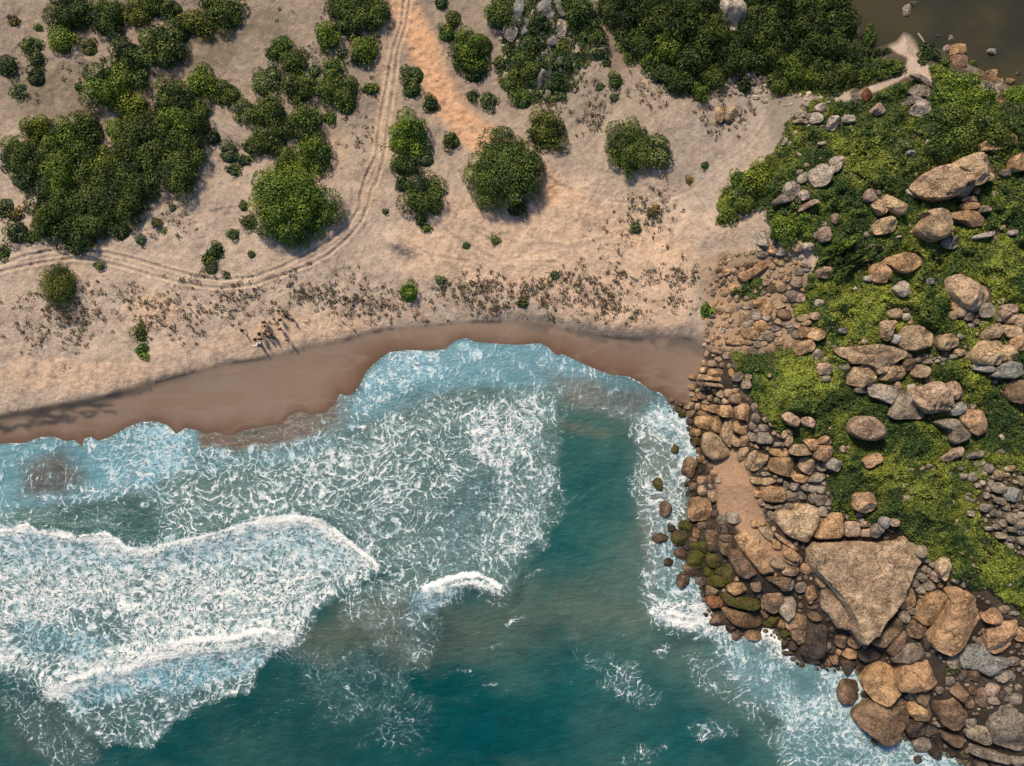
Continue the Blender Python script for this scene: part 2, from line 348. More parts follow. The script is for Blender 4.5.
# left swash
foam([(-50,446),(55,434),(84,440),(120,430),(160,422),(200,432),(235,448),(350,416),(360,440),(250,480),(210,520),(120,520),(0,520),(-50,520)], .50, 4, 4, .7, .1)
foam([(-50,447),(50,436),(84,448),(110,480),(70,495),(20,497),(0,520),(-50,520)], .50, 4, 3, .85, 1)
foam([(24,462),(60,458),(86,474),(84,492),(16,497)], .42, 8, 7, .3, 1)
foam([(84,438),(110,437),(150,423),(178,436),(190,470),(118,488),(90,452)], .66, 4, 5, .9, 0)
foam([(200,426),(290,408),(345,390),(350,420),(300,440),(235,446),(200,444)], .26, 3, 4, .7, .9)
foam([(338,388),(350,384),(352,412),(340,420)], .6, 3, 3, .9, .6)
foam([(20,502),(130,498),(155,520),(140,545),(115,535),(60,528),(10,520)], .12, 6, 5, .5, .1)
foam([(125,500),(160,500),(165,545),(130,548)], .04, 6, 5, .2, .1)
foam([(160,480),(245,465),(300,480),(280,512),(220,530),(165,540)], .42, 6, 6, .15, 0)
# main bore
BORE = [(-60,532),(0,530),(12,530),(20,526),(28,525),(40,533),(48,530),(58,530),(75,536),(90,535),(105,533),(115,538),(125,548),(140,549),(160,546),(180,541),(200,537),(220,532),(240,525),(256,522),(270,518),(290,516),(310,518),(325,522),(345,538),(360,550),(372,560),(378,566)]
foam(BORE+[(372,576),(345,590),(330,604),(308,612),(300,640),(280,652),(262,662),(252,690),(200,703),(172,725),(150,742),(105,747),(78,722),(50,695),(20,680),(-60,670)], .72, 3, 4, .12, 0)
foam([(-60,534),(60,534),(130,552),(260,528),(320,528),(360,560),(330,580),(200,575),(60,570),(-60,575)], .84, 8, 9, .55, 0)
foam([(-50,590),(100,580),(300,560),(360,575),(300,625),(180,632),(60,640),(-50,620)], .80, 12, 12, .08, 0)
foam([(60,600),(110,590),(120,640),(70,636)], .55, 10, 10, .1, 0)
foam([(20,622),(70,622),(110,640),(100,655),(60,660),(20,650)], .62, 6, 6, .85, 0)
foam([(60,692),(130,668),(200,655),(250,650),(262,662),(245,682),(200,690),(150,712),(80,712)], .72, 5, 7, .95, 0)
foam([(90,705),(160,690),(170,725),(150,742),(105,747),(82,722)], .42, 4, 4, .2, 0)
foam([(172,700),(250,672),(250,690),(200,703),(172,720)], .42, 3, 3, .2, 0)
foam([(0,672),(40,690),(60,720),(110,760),(60,766),(20,730),(0,700)], .16, 10, 8, .2, 0)
# lace tongue to the right of the bore
foam([(345,592),(375,572),(440,585),(470,590),(440,610),(410,640),(395,650),(380,630),(340,625)], .36, 8, 7, .15, 0)
foam([(370,630),(440,620),(430,660),(405,680),(385,660)], .34, 8, 7, .1, .2)
foam([(300,650),(400,640),(400,690),(350,720),(320,715),(305,690)], .15, 10, 8, .15, .2)
foam([(400,690),(430,700),(420,750),(360,745)], .1, 12, 8, .15, .2)
foam([(415,592),(445,586),(470,588),(440,612),(405,625)], .62, 4, 5, .75, 0)
foam([(560,640),(640,665),(650,700),(610,690)], .1, 10, 8, .1, 0)
foam([(600,680),(630,672),(650,700),(640,705)], .26, 7, 7, .1, 0)
foam([(690,730),(720,720),(740,735),(700,745)], .24, 6, 7, .1, 0)
foam([(640,745),(660,748),(650,766),(620,760)], .2, 6, 7, .1, 0)
foam([(655,650),(668,645),(665,660)], .4, 3, 3, .1, 0)
# foam against the rocks
foam([(636,420),(668,402),(690,416),(700,455),(690,480),(690,520),(680,550),(690,580),(700,600),(660,605),(640,585),(650,530),(635,480),(640,450)], .52, 7, 7, .15, 0)
foam([(650,410),(690,416),(702,455),(692,470),(670,450),(660,430)], .85, 5, 5, .5, 0)
foam([(660,520),(680,545),(700,590),(712,612),(690,610),(650,600),(655,560)], .55, 5, 6, .7, 0)
foam([(640,590),(710,600),(760,640),(800,660),(790,668),(740,650),(690,632),(655,625)], .72, 5, 6, .1, 0)
foam([(722,645),(770,655),(870,665),(880,740),(1000,770),(1000,830),(820,830),(790,770),(770,700),(740,690)], .70, 8, 10, .55, .25)
foam([(724,640),(768,650),(775,700),(750,700),(730,670)], .62, 5, 5, .6, .8)
foam([(785,672),(815,672),(825,690),(800,695)], .3, 5, 5, .6, 1)
foam([(770,735),(830,730),(860,755),(830,775),(785,770)], .34, 8, 8, .5, .1)
foam([(690,655),(725,670),(760,710),(770,745),(740,700),(700,690)], .22, 8, 8, .2, 0)
for p_, v_ in SKE: over(SK, soft(p_, 14, 8), v_)
# crests
def crest(pts, w, v=1., nz=2.):
    sl = bbox_of(pts, w*6+8); d = dist_line(pts, sl)+nz8[sl]*nz+np.abs(nz3[sl])*nz*1.5
    vv = v*(.62+.6*np.clip(nz8[sl]*3+.5, 0, 1)); CR[sl] = np.maximum(CR[sl], np.clip(1.15-d/(w*1.05), 0, 1)*np.minimum(vv, 1))
    if w > 3:
        p2 = [(x, y+w*1.1) for x, y in pts]; sl = bbox_of(p2, w*6+8); d = dist_line(p2, sl)+nz8[sl]*nz*3
        CR[sl] = np.maximum(CR[sl], np.clip(.72-d/(w*3.2), 0, 1)*v)
crest(BORE, 3.6, 1.0, 1.6)
crest([(256,524),(290,518),(320,522),(350,544),(374,562)], 5, 1.0, 2.5)
crest([(92,541),(118,541),(126,549),(150,550)], 5, 1.0, 2)
crest([(48,684),(75,678),(105,668),(130,658),(165,645),(190,640),(225,638),(262,630),(292,634)], 9, 1.0, 5)
crest([(10,618),(45,614),(60,622),(85,634)], 5, .75, 5)
crest([(425,588),(440,582),(452,578),(464,575),(476,575),(490,580),(500,587)], 6.5, 1.0, 1.5)
crest([(118,477),(150,474),(200,470)], 2.2, .8, 1.5); crest([(18,497),(60,497),(90,493),(108,490)], 1.4, .8, 1)
crest([(668,612),(690,618),(712,608),(735,622),(765,634)], 6.5, 1.0, 4)
crest([(757,633),(764,628),(778,640),(790,652)], 9, 1.0, 3)
crest([(655,412),(672,425),(690,438),(700,452)], 6, .8, 5)
crest([(507,626),(514,620),(524,617)], 2.5, .9, 1.5); crest([(458,670),(470,672)], 1.6, .8, 1); crest([(528,576),(540,571)], 2, .7, 1); crest([(492,648),(502,642)],1.5,.7,1); crest([(484,684),(498,684)],2,.5,2)
crest([(530,574),(522,583)], 1.6, .6, 1)
crest([(440,388),(470,376),(500,372)], 2.0, .35, 3)
sw = np.exp(-((dist_line(SWASH, FULL)-1.2)/1.3)**2)*np.where((gx > 345) | (gx < 190), 1, .35)
CR = np.maximum(CR, sw*.62); TI = np.where(sw > .3, np.minimum(TI, .55), TI)
D = np.minimum(D*(.80+.36*smooth(.25,.75,fnoise(34,33,4)))*1.0, .66)
D = np.where(CR > .6, np.maximum(D, CR), D)
# wave relief
zs = np.zeros((NY, NX), np.float32)
def ridge(pts, w, hh):
    global zs
    zs = zs+hh*blur(line(pts, w), 4)
ridge(BORE, 16, .28); ridge([(30,690),(105,672),(165,650),(225,642),(300,634)], 18, .3); ridge([(405,600),(440,586),(476,580),(510,592)], 16, .45)
ridge([(500,600),(600,640),(700,620)], 30, .25)
t_ = (gy*.94+gx*.16+n40*80); zs = zs+(np.sin(t_/19.)*.10+np.sin(t_/7.3+gx*.05)*.03)*smooth(10,80,sea_s)
zs = zs*smooth(2, 22, sea_s)
def sea_material():
    m, nt, b = mat('sea_water_and_foam', .15)
    w = attr(nt, 'Col'); f = attr(nt, 'foam'); sep = nt.nodes.new('ShaderNodeSeparateColor'); nt.links.new(f.outputs['Color'], sep.inputs[0])
    Dn, Sn, Tn, Cn = sep.outputs[0], sep.outputs[1], sep.outputs[2], f.outputs['Alpha']
    tc = nt.nodes.new('ShaderNodeTexCoord').outputs['Object']
    def vmath(op, a, bb):
        n = nt.nodes.new('ShaderNodeVectorMath'); n.operation = op
        for i, v in enumerate((a, bb)):
            if isinstance(v, tuple): n.inputs[i].default_value = v
            elif isinstance(v, (int, float)): n.inputs['Scale'].default_value = v
            else: nt.links.new(v, n.inputs[i])
        return n.outputs[0]
    w1 = noise(nt, tc, .35, 3); w2 = noise(nt, tc, 1.9, 3, .6)
    a1 = vmath('SCALE', vmath('SUBTRACT', w1.outputs[1], (.5,.5,.5)), 2.6)
    a2 = vmath('SCALE', vmath('SUBTRACT', w2.outputs[1], (.5,.5,.5)), .62)
    P = vmath('ADD', vmath('ADD', tc, a1), a2)
    ns = noise(nt, tc, .55, 4, .6).outputs[0]
    Dm = math_(nt, 'MULTIPLY', Dn, math_(nt, 'MULTIPLY_ADD', ns, 2.0, .0))
    def lace(vec, scale, wd, pw=1.4):
        v = voro(nt, vec, scale).outputs[0]
        return math_(nt, 'POWER', maprange(nt, v, 0., wd, 1., 0., False), pw)
    Pw = vmath('ADD', P, vmath('SCALE', vmath('SUBTRACT', noise(nt, tc, .16, 2).outputs[1], (.5,.5,.5)), 9.0))
    def ridge_(vec, scale, wd, dist=.8, det=3.):
        n = noise(nt, vec, scale, det, .55); n.inputs['Distortion'].default_value = dist
        return maprange(nt, math_(nt, 'ABSOLUTE', math_(nt, 'SUBTRACT', n.outputs[0], .5)), 0., wd, 1., 0., False)
    fine = maprange(nt, Dn, .52, .68)
    m1 = noise(nt, P, .5, 4, .6).outputs[0]; m2 = noise(nt, tc, 2.6, 4, .7).outputs[0]
    m1 = maprange(nt, m1, .32, .68)
    l1 = lace(Pw, .80, .22, 1.1); l2 = lace(Pw, 1.55, .26, 1.1); l3 = lace(P, 3.6, .42, 1.0)
    r1 = ridge_(Pw, .62, .055); r2 = ridge_(P, 1.25, .075); r3 = ridge_(P, 3.2, .13)
    A_ = math_(nt, 'MULTIPLY', math_(nt, 'MULTIPLY', l1, math_(nt, 'MULTIPLY_ADD', fine, -.45, 1.1)), math_(nt, 'MULTIPLY_ADD', m1, .7, .5))
    B_ = math_(nt, 'MULTIPLY', l2, math_(nt, 'MULTIPLY_ADD', m2, .9, .12))
    C_ = math_(nt, 'ADD', math_(nt, 'MULTIPLY', r1, .4), math_(nt, 'MULTIPLY', r2, math_(nt, 'SUBTRACT', .8, math_(nt, 'MULTIPLY', m1, .4))))
    E_ = math_(nt, 'MULTIPLY', math_(nt, 'ADD', l3, math_(nt, 'MULTIPLY', r3, 1.2)), math_(nt, 'MULTIPLY_ADD', fine, .30, .14))
    iso = math_(nt, 'ADD', math_(nt, 'ADD', A_, B_), math_(nt, 'ADD', C_, E_))
    st = vmath('MULTIPLY', P, (1.0, .22, 1.0))
    s1 = lace(st, 1.4, .34); s2 = lace(st, 3.1, .4)
    stm = math_(nt, 'ADD', math_(nt, 'MULTIPLY', s1, math_(nt, 'MULTIPLY_ADD', m1, 1.3, .1)), math_(nt, 'MULTIPLY', s2, math_(nt, 'MULTIPLY_ADD', m2, 1.1, 0.)))
    mx = nt.nodes.new('ShaderNodeMix'); mx.data_type = 'FLOAT'
    nt.links.new(Sn, mx.inputs[0]); nt.links.new(iso, mx.inputs[2]); nt.links.new(stm, mx.inputs[3])
    t_ = math_(nt, 'ADD', math_(nt, 'MULTIPLY', mx.outputs[0], .85), math_(nt, 'MULTIPLY_ADD', math_(nt, 'MULTIPLY', Dn, math_(nt, 'MULTIPLY_ADD', ns, 1.1, .45)), 1.20, -.98))
    t_ = math_(nt, 'ADD', t_, math_(nt, 'MULTIPLY', math_(nt, 'MULTIPLY_ADD', m2, 1., -.5), math_(nt, 'MULTIPLY_ADD', fine, .5, .8)))
    opq = maprange(nt, noise(nt, tc, 1.1, 4, .65).outputs[0], .32, .62, .62, 1.0)
    fm = math_(nt, 'MULTIPLY', maprange(nt, t_, .08, .88), opq)
    haze_ = math_(nt, 'MULTIPLY', maprange(nt, t_, -.55, .75), math_(nt, 'MULTIPLY', maprange(nt, noise(nt, P, .45, 4, .6).outputs[0], .35, .7), .28))
    fm = math_(nt, 'MAXIMUM', fm, haze_)
    brk = maprange(nt, math_(nt, 'ADD', noise(nt, P, 3.0, 5, .75).outputs[0], math_(nt, 'MULTIPLY', Cn, .55)), .68, .92)
    cr = math_(nt, 'MULTIPLY', brk, maprange(nt, Cn, .05, .4))
    grain = math_(nt, 'MULTIPLY_ADD', noise(nt, tc, 6, 3, .7).outputs[0], .5, .72)
    fm2 = math_(nt, 'MAXIMUM', math_(nt, 'MULTIPLY', fm, grain, None, True), cr)
    fm2 = math_(nt, 'MULTIPLY', fm2, maprange(nt, math_(nt, 'ADD', Dn, Cn), .01, .12))
    tint = math_(nt, 'MULTIPLY', Tn, math_(nt, 'SUBTRACT', 1.0, math_(nt, 'MULTIPLY', cr, .85)))
    tint = math_(nt, 'MULTIPLY', tint, maprange(nt, noise(nt, tc, .8, 3).outputs[0], .25, .65))
    fc = mixc(nt, tint, mixc(nt, maprange(nt, math_(nt, 'MAXIMUM', cr, fm), .55, 1.), (.38,.58,.67), (.80,.87,.91)), (.27,.55,.72))
    var = math_(nt, 'MULTIPLY_ADD', noise(nt, tc, .5, 4).outputs[0], .5, .75)
    wb = mixc(nt, 1., w.outputs['Color'], var, 'MULTIPLY')
    veil = math_(nt, 'MULTIPLY', math_(nt, 'MULTIPLY', Dn, math_(nt, 'MULTIPLY_ADD', Tn, .6, .35)), ns, None, True)
    wb = mixc(nt, veil, wb, mixc(nt, Tn, (.45,.58,.58), (.22,.47,.62)))
    nt.links.new(mixc(nt, fm2, wb, fc), b.inputs['Base Color'])
    nt.links.new(math_(nt, 'MULTIPLY_ADD', fm2, .5, .16), b.inputs['Roughness'])
    b.inputs['IOR'].default_value = 1.33; b.inputs['Specular IOR Level'].default_value = .35
    wv = noise(nt, vmath('MULTIPLY', tc, (.7, 1.3, 1)), .9, 5, .6).outputs[0]
    hh = math_(nt, 'ADD', math_(nt, 'MULTIPLY', wv, .8), math_(nt, 'MULTIPLY', fm2, .28))
    nt.links.new(bump(nt, hh, .45, .8), b.inputs['Normal'])
    return m
sx = axis(-30, 1060, 1.5, 4200); sy = axis(330, 796, 1.5, 4200); sy = sy[sy > 250]
SX, SY = np.meshgrid(sx, sy)
sz = samp(zs, SX, SY); wx, wy = W(SX, SY, sz)
fo = np.stack([samp(D, SX, SY), samp(SK, SX, SY), samp(TI, SX, SY), samp(CR, SX, SY)], -1)
keep = samp(sea_s, SX, SY) > -9
F = grid_faces(len(sx), len(sy)); kf = keep.ravel()[F].any(1)
sm_ = mesh_np('sea', np.stack([wx, wy, sz], -1).reshape(-1, 3), F[kf], sea_material(), samp(WC, SX, SY).reshape(-1, 3), extra={'foam': fo.reshape(-1, 4)})
tag(link('sea', sm_), 'teal sea with white breaking waves and lacy foam washing up the beach', 'sea', kind='structure')
# pond
m, nt, b = mat('still_pond_water', .08); tc = nt.nodes.new('ShaderNodeTexCoord').outputs['Object']
nt.links.new(mixc(nt, maprange(nt, noise(nt, tc, .12, 4).outputs[0], .3, .7), (.030,.034,.027), (.062,.056,.030)), b.inputs['Base Color'])
nt.links.new(bump(nt, noise(nt, tc, 3, 3).outputs[0], .03, .3), b.inputs['Normal']); b.inputs['Specular IOR Level'].default_value = .3
P2 = [(845,-900),(845,60),(1040,110),(2400,110),(2400,-900)]
n_ = 40; us = np.linspace(0, 1, n_); gxp = 838+(1500)*us**2; gyp = -700+820*us
GX, GY = np.meshgrid(gxp, gyp); a, b2 = W(GX, GY, POND_Z)
pf = grid_faces(n_, n_); km = ((samp(pond_s, GX, GY) > -30) | (GX > 1080) | (GY < -50)).ravel()[pf].any(1)
tag(link('pond_water', mesh_np('pond', np.stack([a, b2, np.full_like(a, POND_Z)], -1).reshape(-1, 3), pf[km], m)), 'still dark greenish brown lagoon water', 'water', kind='structure')

# ------------------------------------------------------------------ rocks
def rock_material():
    m, nt, b = mat('weathered_granite', .9)
    c = attr(nt, 'Col'); tc = nt.nodes.new('ShaderNodeNewGeometry').outputs['Position']
    n1 = noise(nt, tc, .9, 5, .65).outputs[0]; n2 = noise(nt, tc, 4.5, 4, .7).outputs[0]; n3 = noise(nt, tc, 13, 2, .6).outputs[0]
    v = voro(nt, tc, 1.1, 'DISTANCE_TO_EDGE', '3D').outputs[0]
    k = math_(nt, 'MULTIPLY_ADD', maprange(nt, n1, .3, .7), .55, .62)
    k = math_(nt, 'MULTIPLY', k, math_(nt, 'MULTIPLY_ADD', maprange(nt, n2, .3, .7), .7, .62))
    base = mixc(nt, 1., c.outputs['Color'], k, 'MULTIPLY')
    wc_ = nt.nodes.new('ShaderNodeVectorMath'); wc_.operation = 'MULTIPLY_ADD'; nz_ = noise(nt, tc, 1.3, 3); nt.links.new(nz_.outputs[1], wc_.inputs[0]); wc_.inputs[1].default_value = (2.4,2.4,2.4); nt.links.new(tc, wc_.inputs[2])
    fis = voro(nt, wc_.outputs[0], .33, 'DISTANCE_TO_EDGE', '3D').outputs[0]; fis = maprange(nt, fis, .0, .022)
    base = mixc(nt, fis, mixc(nt, .5, base, (.05,.04,.03)), base)
    st_ = noise(nt, wc_.outputs[0], .55, 5, .7).outputs[0]
    base = mixc(nt, 1., base, math_(nt, 'MULTIPLY_ADD', maprange(nt, st_, .33, .62), .52, .60), 'MULTIPLY')
    lich = maprange(nt, math_(nt, 'ADD', n2, math_(nt, 'MULTIPLY', n1, .5)), .86, .98)
    base = mixc(nt, math_(nt, 'MULTIPLY', lich, .7), base, (.10, .09, .08))
    pale = maprange(nt, math_(nt, 'ADD', n3, math_(nt, 'MULTIPLY', n1, .3)), .76, .86)
    base = mixc(nt, math_(nt, 'MULTIPLY', pale, .35), base, (.5, .45, .4))
    moss = maprange(nt, math_(nt, 'ADD', math_(nt, 'SUBTRACT', 1., c.outputs['Alpha']), math_(nt, 'MULTIPLY', n1, .9)), .75, 1.05)
    moss = math_(nt, 'MULTIPLY', moss, maprange(nt, c.outputs['Alpha'], .98, .8))
    base = mixc(nt, moss, base, mixc(nt, n2, (.045,.06,.014), (.135,.14,.03)))
    nt.links.new(base, b.inputs['Base Color'])
    crack = maprange(nt, v, 0., .035)
    hh = math_(nt, 'ADD', math_(nt, 'MULTIPLY', n1, 1.2), math_(nt, 'ADD', math_(nt, 'MULTIPLY', n2, .5), math_(nt, 'MULTIPLY', n3, .15)))
    hh = math_(nt, 'ADD', math_(nt, 'ADD', hh, math_(nt, 'MULTIPLY', crack, .12)), math_(nt, 'MULTIPLY', fis, .3))
    nt.links.new(bump(nt, hh, .5, 1.), b.inputs['Normal']); b.inputs['Specular IOR Level'].default_value = .2
    return m
ROCKM = rock_material()
# type: colour, moss, word
TY = {'o': ((.61,.405,.24), 0, 'orange tan'), 't': ((.55,.42,.285), 0, 'tan'), 'g': ((.38,.335,.285), 0, 'grey'), 'p': ((.56,.43,.34), 0, 'pinkish'),
      'w': ((.60,.54,.47), 0, 'pale'), 'd': ((.13,.105,.09), 0, 'dark wet'), 'm': ((.22,.16,.095), .58, 'green mossy'), 'b': ((.36,.37,.36), 0, 'bluish grey'),
      'r': ((.26,.125,.07), 0, 'rusty brown'), 'n': ((.31,.22,.155), .0, 'brown'), 'c': ((.60,.455,.31), 0, 'craggy tan'), 'k': ((.42,.28,.18), .3, 'tan and mossy')}
RK = []   # dicts: poly px, type, height factor, label
def ell(cx, cy, rx, ry, ang, seed):
    r = random.Random(seed); n = 14; a0 = r.random()*6; out = []
    ex = r.uniform(2.6, 4.2)
    j = [1+r.uniform(-.10, .10) for _ in range(n)]
    for i in range(n):
        t = a0+2*pi*i/n; c, s = cos(t), sin(t)
        k = (abs(c)**ex+abs(s)**ex)**(-1/ex)*j[i]
        x, y = c*k*rx, s*k*ry; a = R(ang)
        out.append((cx+x*cos(a)-y*sin(a), cy+x*sin(a)+y*cos(a)))
    return out
def tile(ox, oy, sc, dt, items):
    for it in items:
        t, hf, lab = dt, 1.0, None
        if isinstance(it[0], list):
            for e in it[1:]:
                if isinstance(e, (int, float)): hf = e
                elif len(e) == 1: t = e
                else: lab = e
            RK.append(dict(p=[(ox+x/sc, oy+y/sc) for x, y in it[0]], t=t, h=hf, lab=lab, traced=True))
        else:
            num = [e for e in it if isinstance(e, (int, float))]
            for e in it:
                if isinstance(e, str):
                    if len(e) == 1: t = e
                    else: lab = e
            x, y, rx, ry = (num+[num[2]])[:4] if len(num) == 3 else num[:4]
            ang = num[4] if len(num) > 4 else 0
            RK.append(dict(p=ell(ox+x/sc, oy+y/sc, rx/sc*1.16, ry/sc*1.16, ang, len(RK)), t=t, h=hf, lab=lab, traced=False))
q = 7.98
tile(656,350,q,'t',[
 ([(340,190),(470,205),(600,232),(610,258),(480,250),(335,240)],.5,'o','long thin tan ledge of rock beside the wet sand, the upper of two'),
 ([(325,252),(430,258),(620,285),(615,315),(500,298),(330,285)],.5,'long thin tan ledge just below a similar one beside the wet sand'),
 (290,215,28,16,15,'o','small orange stone lying alone on the wet sand by the ledges'),(385,160,30,22),(480,180,75,28,5,'o'),(460,115,38,28,10),(535,120,22,18),(495,75,28,22),(570,45,26,24,'p'),(490,10,45,22,'p'),(480,40,30,15),
 (660,215,42,25,-40,'g'),(725,270,30,38,0,'p'),(640,280,18,18,'g'),(740,215,20,20),(290,295,28,22),(340,325,30,16),(385,305,25,22),(435,300,18,18),(475,315,25,35,0,'d'),(290,350,20,18),(315,385,22,20,'o'),(365,365,50,25,5,'o'),(430,380,20,25),
 (520,352,28,25),(580,345,32,30),(500,400,30,20,'g'),(640,385,48,35,-15),(560,410,30,25),(640,330,25,22,'o'),
 (265,445,50,28,5),(335,455,25,28),(395,460,35,25,'o'),(475,470,45,28,8,'o'),(580,490,62,42,5,'o'),(705,500,50,62,-10,'o'),(180,420,45,18,30,'n'),(130,405,25,14,'g'),(400,415,30,18),
 (280,505,35,28),(215,515,35,20,'m'),(175,470,30,18,'k'),(375,505,45,20,5,'o'),
 ([(320,530),(440,520),(468,545),(450,640),(340,622),(305,585)],.8,'o','squarish orange block at the sea edge above the smooth tan block'),
 ([(472,532),(520,520),(548,550),(540,600),(505,665),(455,650),(452,590)],.8,'o','upright orange slab leaning between two square blocks at the sea edge'),
 ([(558,545),(628,550),(630,590),(600,700),(595,790),(520,700),(530,640)],.8,'t','tall narrow tan slab right of the squarish orange block'),
 ([(385,662),(445,652),(515,690),(590,800),(595,850),(540,870),(450,880),(400,850),(365,780)],.6,'t','broad smooth tan block at the top of the sand patch'),
 (685,615,55,50,0,'o'),(645,710,35,55,15),(700,720,35,50,20,'o'),(315,660,42,32,'o'),(320,725,40,32,'m'),
 (790,460,25,35,'g'),(800,545,30,40,'g'),(775,600,25,35,'g'),(800,645,20,22,'g'),(770,690,30,35,'g'),(860,620,35,25,'g'),
 ([(820,655),(890,650),(940,710),(920,755),(800,745)],.6,'g')])
tile(784,350,q,'c',[
 (325,150,50,42,0,'p','round pink boulder alone in bright green scrub, right of the rubble slope'),(340,225,30,25,'g'),(270,30,35,28,-60,'g'),
 ([(400,-5),(480,-35),(560,-28),(720,-45),(880,-35),(955,10),(950,60),(890,100),(800,180),(752,205),(722,135),(650,112),(560,112),(520,70),(450,45)],.7,'c','broad light tan outcrop with a ragged edge above the pile of craggy boulders'),
 ([(560,130),(640,118),(700,125),(738,200),(720,262),(620,300),(512,275),(520,220),(548,190)],.9,'c','lumpy craggy boulder under the broad light tan outcrop'),
 ([(872,112),(932,88),(980,150),(970,220),(880,255),(762,235),(792,192)],.9,'c'),
 (620,318,45,25,'g'),([(672,275),(770,265),(895,292),(905,340),(850,440),(780,395),(690,370)],.7,'w','fan shaped pale boulder, half grey and half tan, below the craggy pile'),
 (65,550,62,38,35,'p','egg shaped pinkish boulder in scrub, left of a smaller pink stone'),(200,575,48,32,20,'p'),
 ([(580,530),(680,525),(760,570),(802,640),(770,700),(680,728),(580,700),(512,651),(516,590)],1.1,'c','big craggy domed boulder alone in the middle of the green scrub'),
 (200,760,75,40,-10,'o'),(330,735,45,40,-50,'o'),(40,720,25,50),(10,680,20,35),(50,655,30,15,45)])
tile(896,350,q,'c',[
 (110,120,50,45,'n'),(195,170,62,45,5,'p','rounded pinkish boulder just above the broad craggy boulder'),
 ([(130,300),(240,285),(340,245),(400,280),(430,380),(450,440),(400,500),(260,510),(160,450),(115,380)],1.1,'c','broad deeply cracked brown boulder at the centre of the craggy pile'),
 (475,325,58,65,-20,'c'),(500,470,65,35,-30,'b'),
 ([(50,315),(110,330),(120,440),(240,510),(240,550),(0,555),(-55,530),(-20,440),(10,380)],.7,'g','sloping grey boulder on the lower left of the broad cracked boulder'),
 ([(300,570),(480,540),(610,690),(480,760),(430,720),(440,640),(330,600)],.5,'g','flat grey slab with straight edges leaning by the round orange boulder'),
 ([(520,500),(600,470),(690,480),(735,560),(740,640),(680,690),(610,660),(540,580)],1.1,'o','round orange boulder with dark hollows beside the flat grey slab'),
 ([(620,50),(650,-20),(700,-75),(780,-90),(850,-80),(868,-20),(872,60),(860,112),(780,125),(640,110)],1.0,'c','large tan boulder split by a crack near the right edge of the photo'),
 (900,30,45,70,'c'),([(870,105),(920,80),(1010,110),(1010,190),(950,230),(760,220),(785,165)],.6,'b','smooth blue grey slab under the large split tan boulder'),(705,145,75,28,8,'b'),
 (985,330,75,85,'n','dark brown boulder at the right edge below the blue grey slab'),(620,450,20,22,'g'),(795,250,22,16,'g'),
 (110,45,25,20,'g'),(225,50,24,'g'),(180,75,22,'g'),(255,90,35,18,'g'),(335,90,25,14,'g'),(385,75,20,14,'g'),(465,55,25,18,'g'),(515,20,34,26,'t'),(260,235,25,20,'g'),(20,300,20,45,'t'),(130,290,30,18,'w')])
tile(896,446,q,'g',[
 (470,68,85,28,-32,'p','long tapering pink boulder slanting in scrub below the flat grey slab'),(640,75,65,22,-15,'g'),(845,45,20,18),(270,165,18),(440,215,12),(515,180,20,15),(545,245,30,22),(615,250,32,26,-60),(750,180,30,32),(830,235,32,35,'c'),(930,180,28,22,'o'),
 (660,315,25,18),(695,295,20,18,'w'),(770,300,20,28),(830,335,52,35),(870,300,16),(940,390,72,50,10,'b','blue grey oval boulder, biggest of the stones near the right edge'),(840,440,44,25,20),(730,495,40,30),(775,530,22,25),(890,490,32,28),(950,470,32,22),(590,385,22,12),(735,395,20,22),(610,435,20,10),
 (610,540,25,20,'w','small white stone alone in scrub left of the grey pebbles'),(830,550,22,25),(870,535,20,18),(855,615,40,24),(815,645,28,22),(935,665,38,20),(870,670,18,18),(745,660,30,14,'w'),(930,580,45,40),(1000,550,25,22,'w'),(1000,490,20,18),(985,620,45,40),(960,520,20,18,'p'),(840,715,35,22),(930,745,25,20),(1000,680,30,28,'b'),(1010,755,22,32,'w'),(1010,280,20,35)])
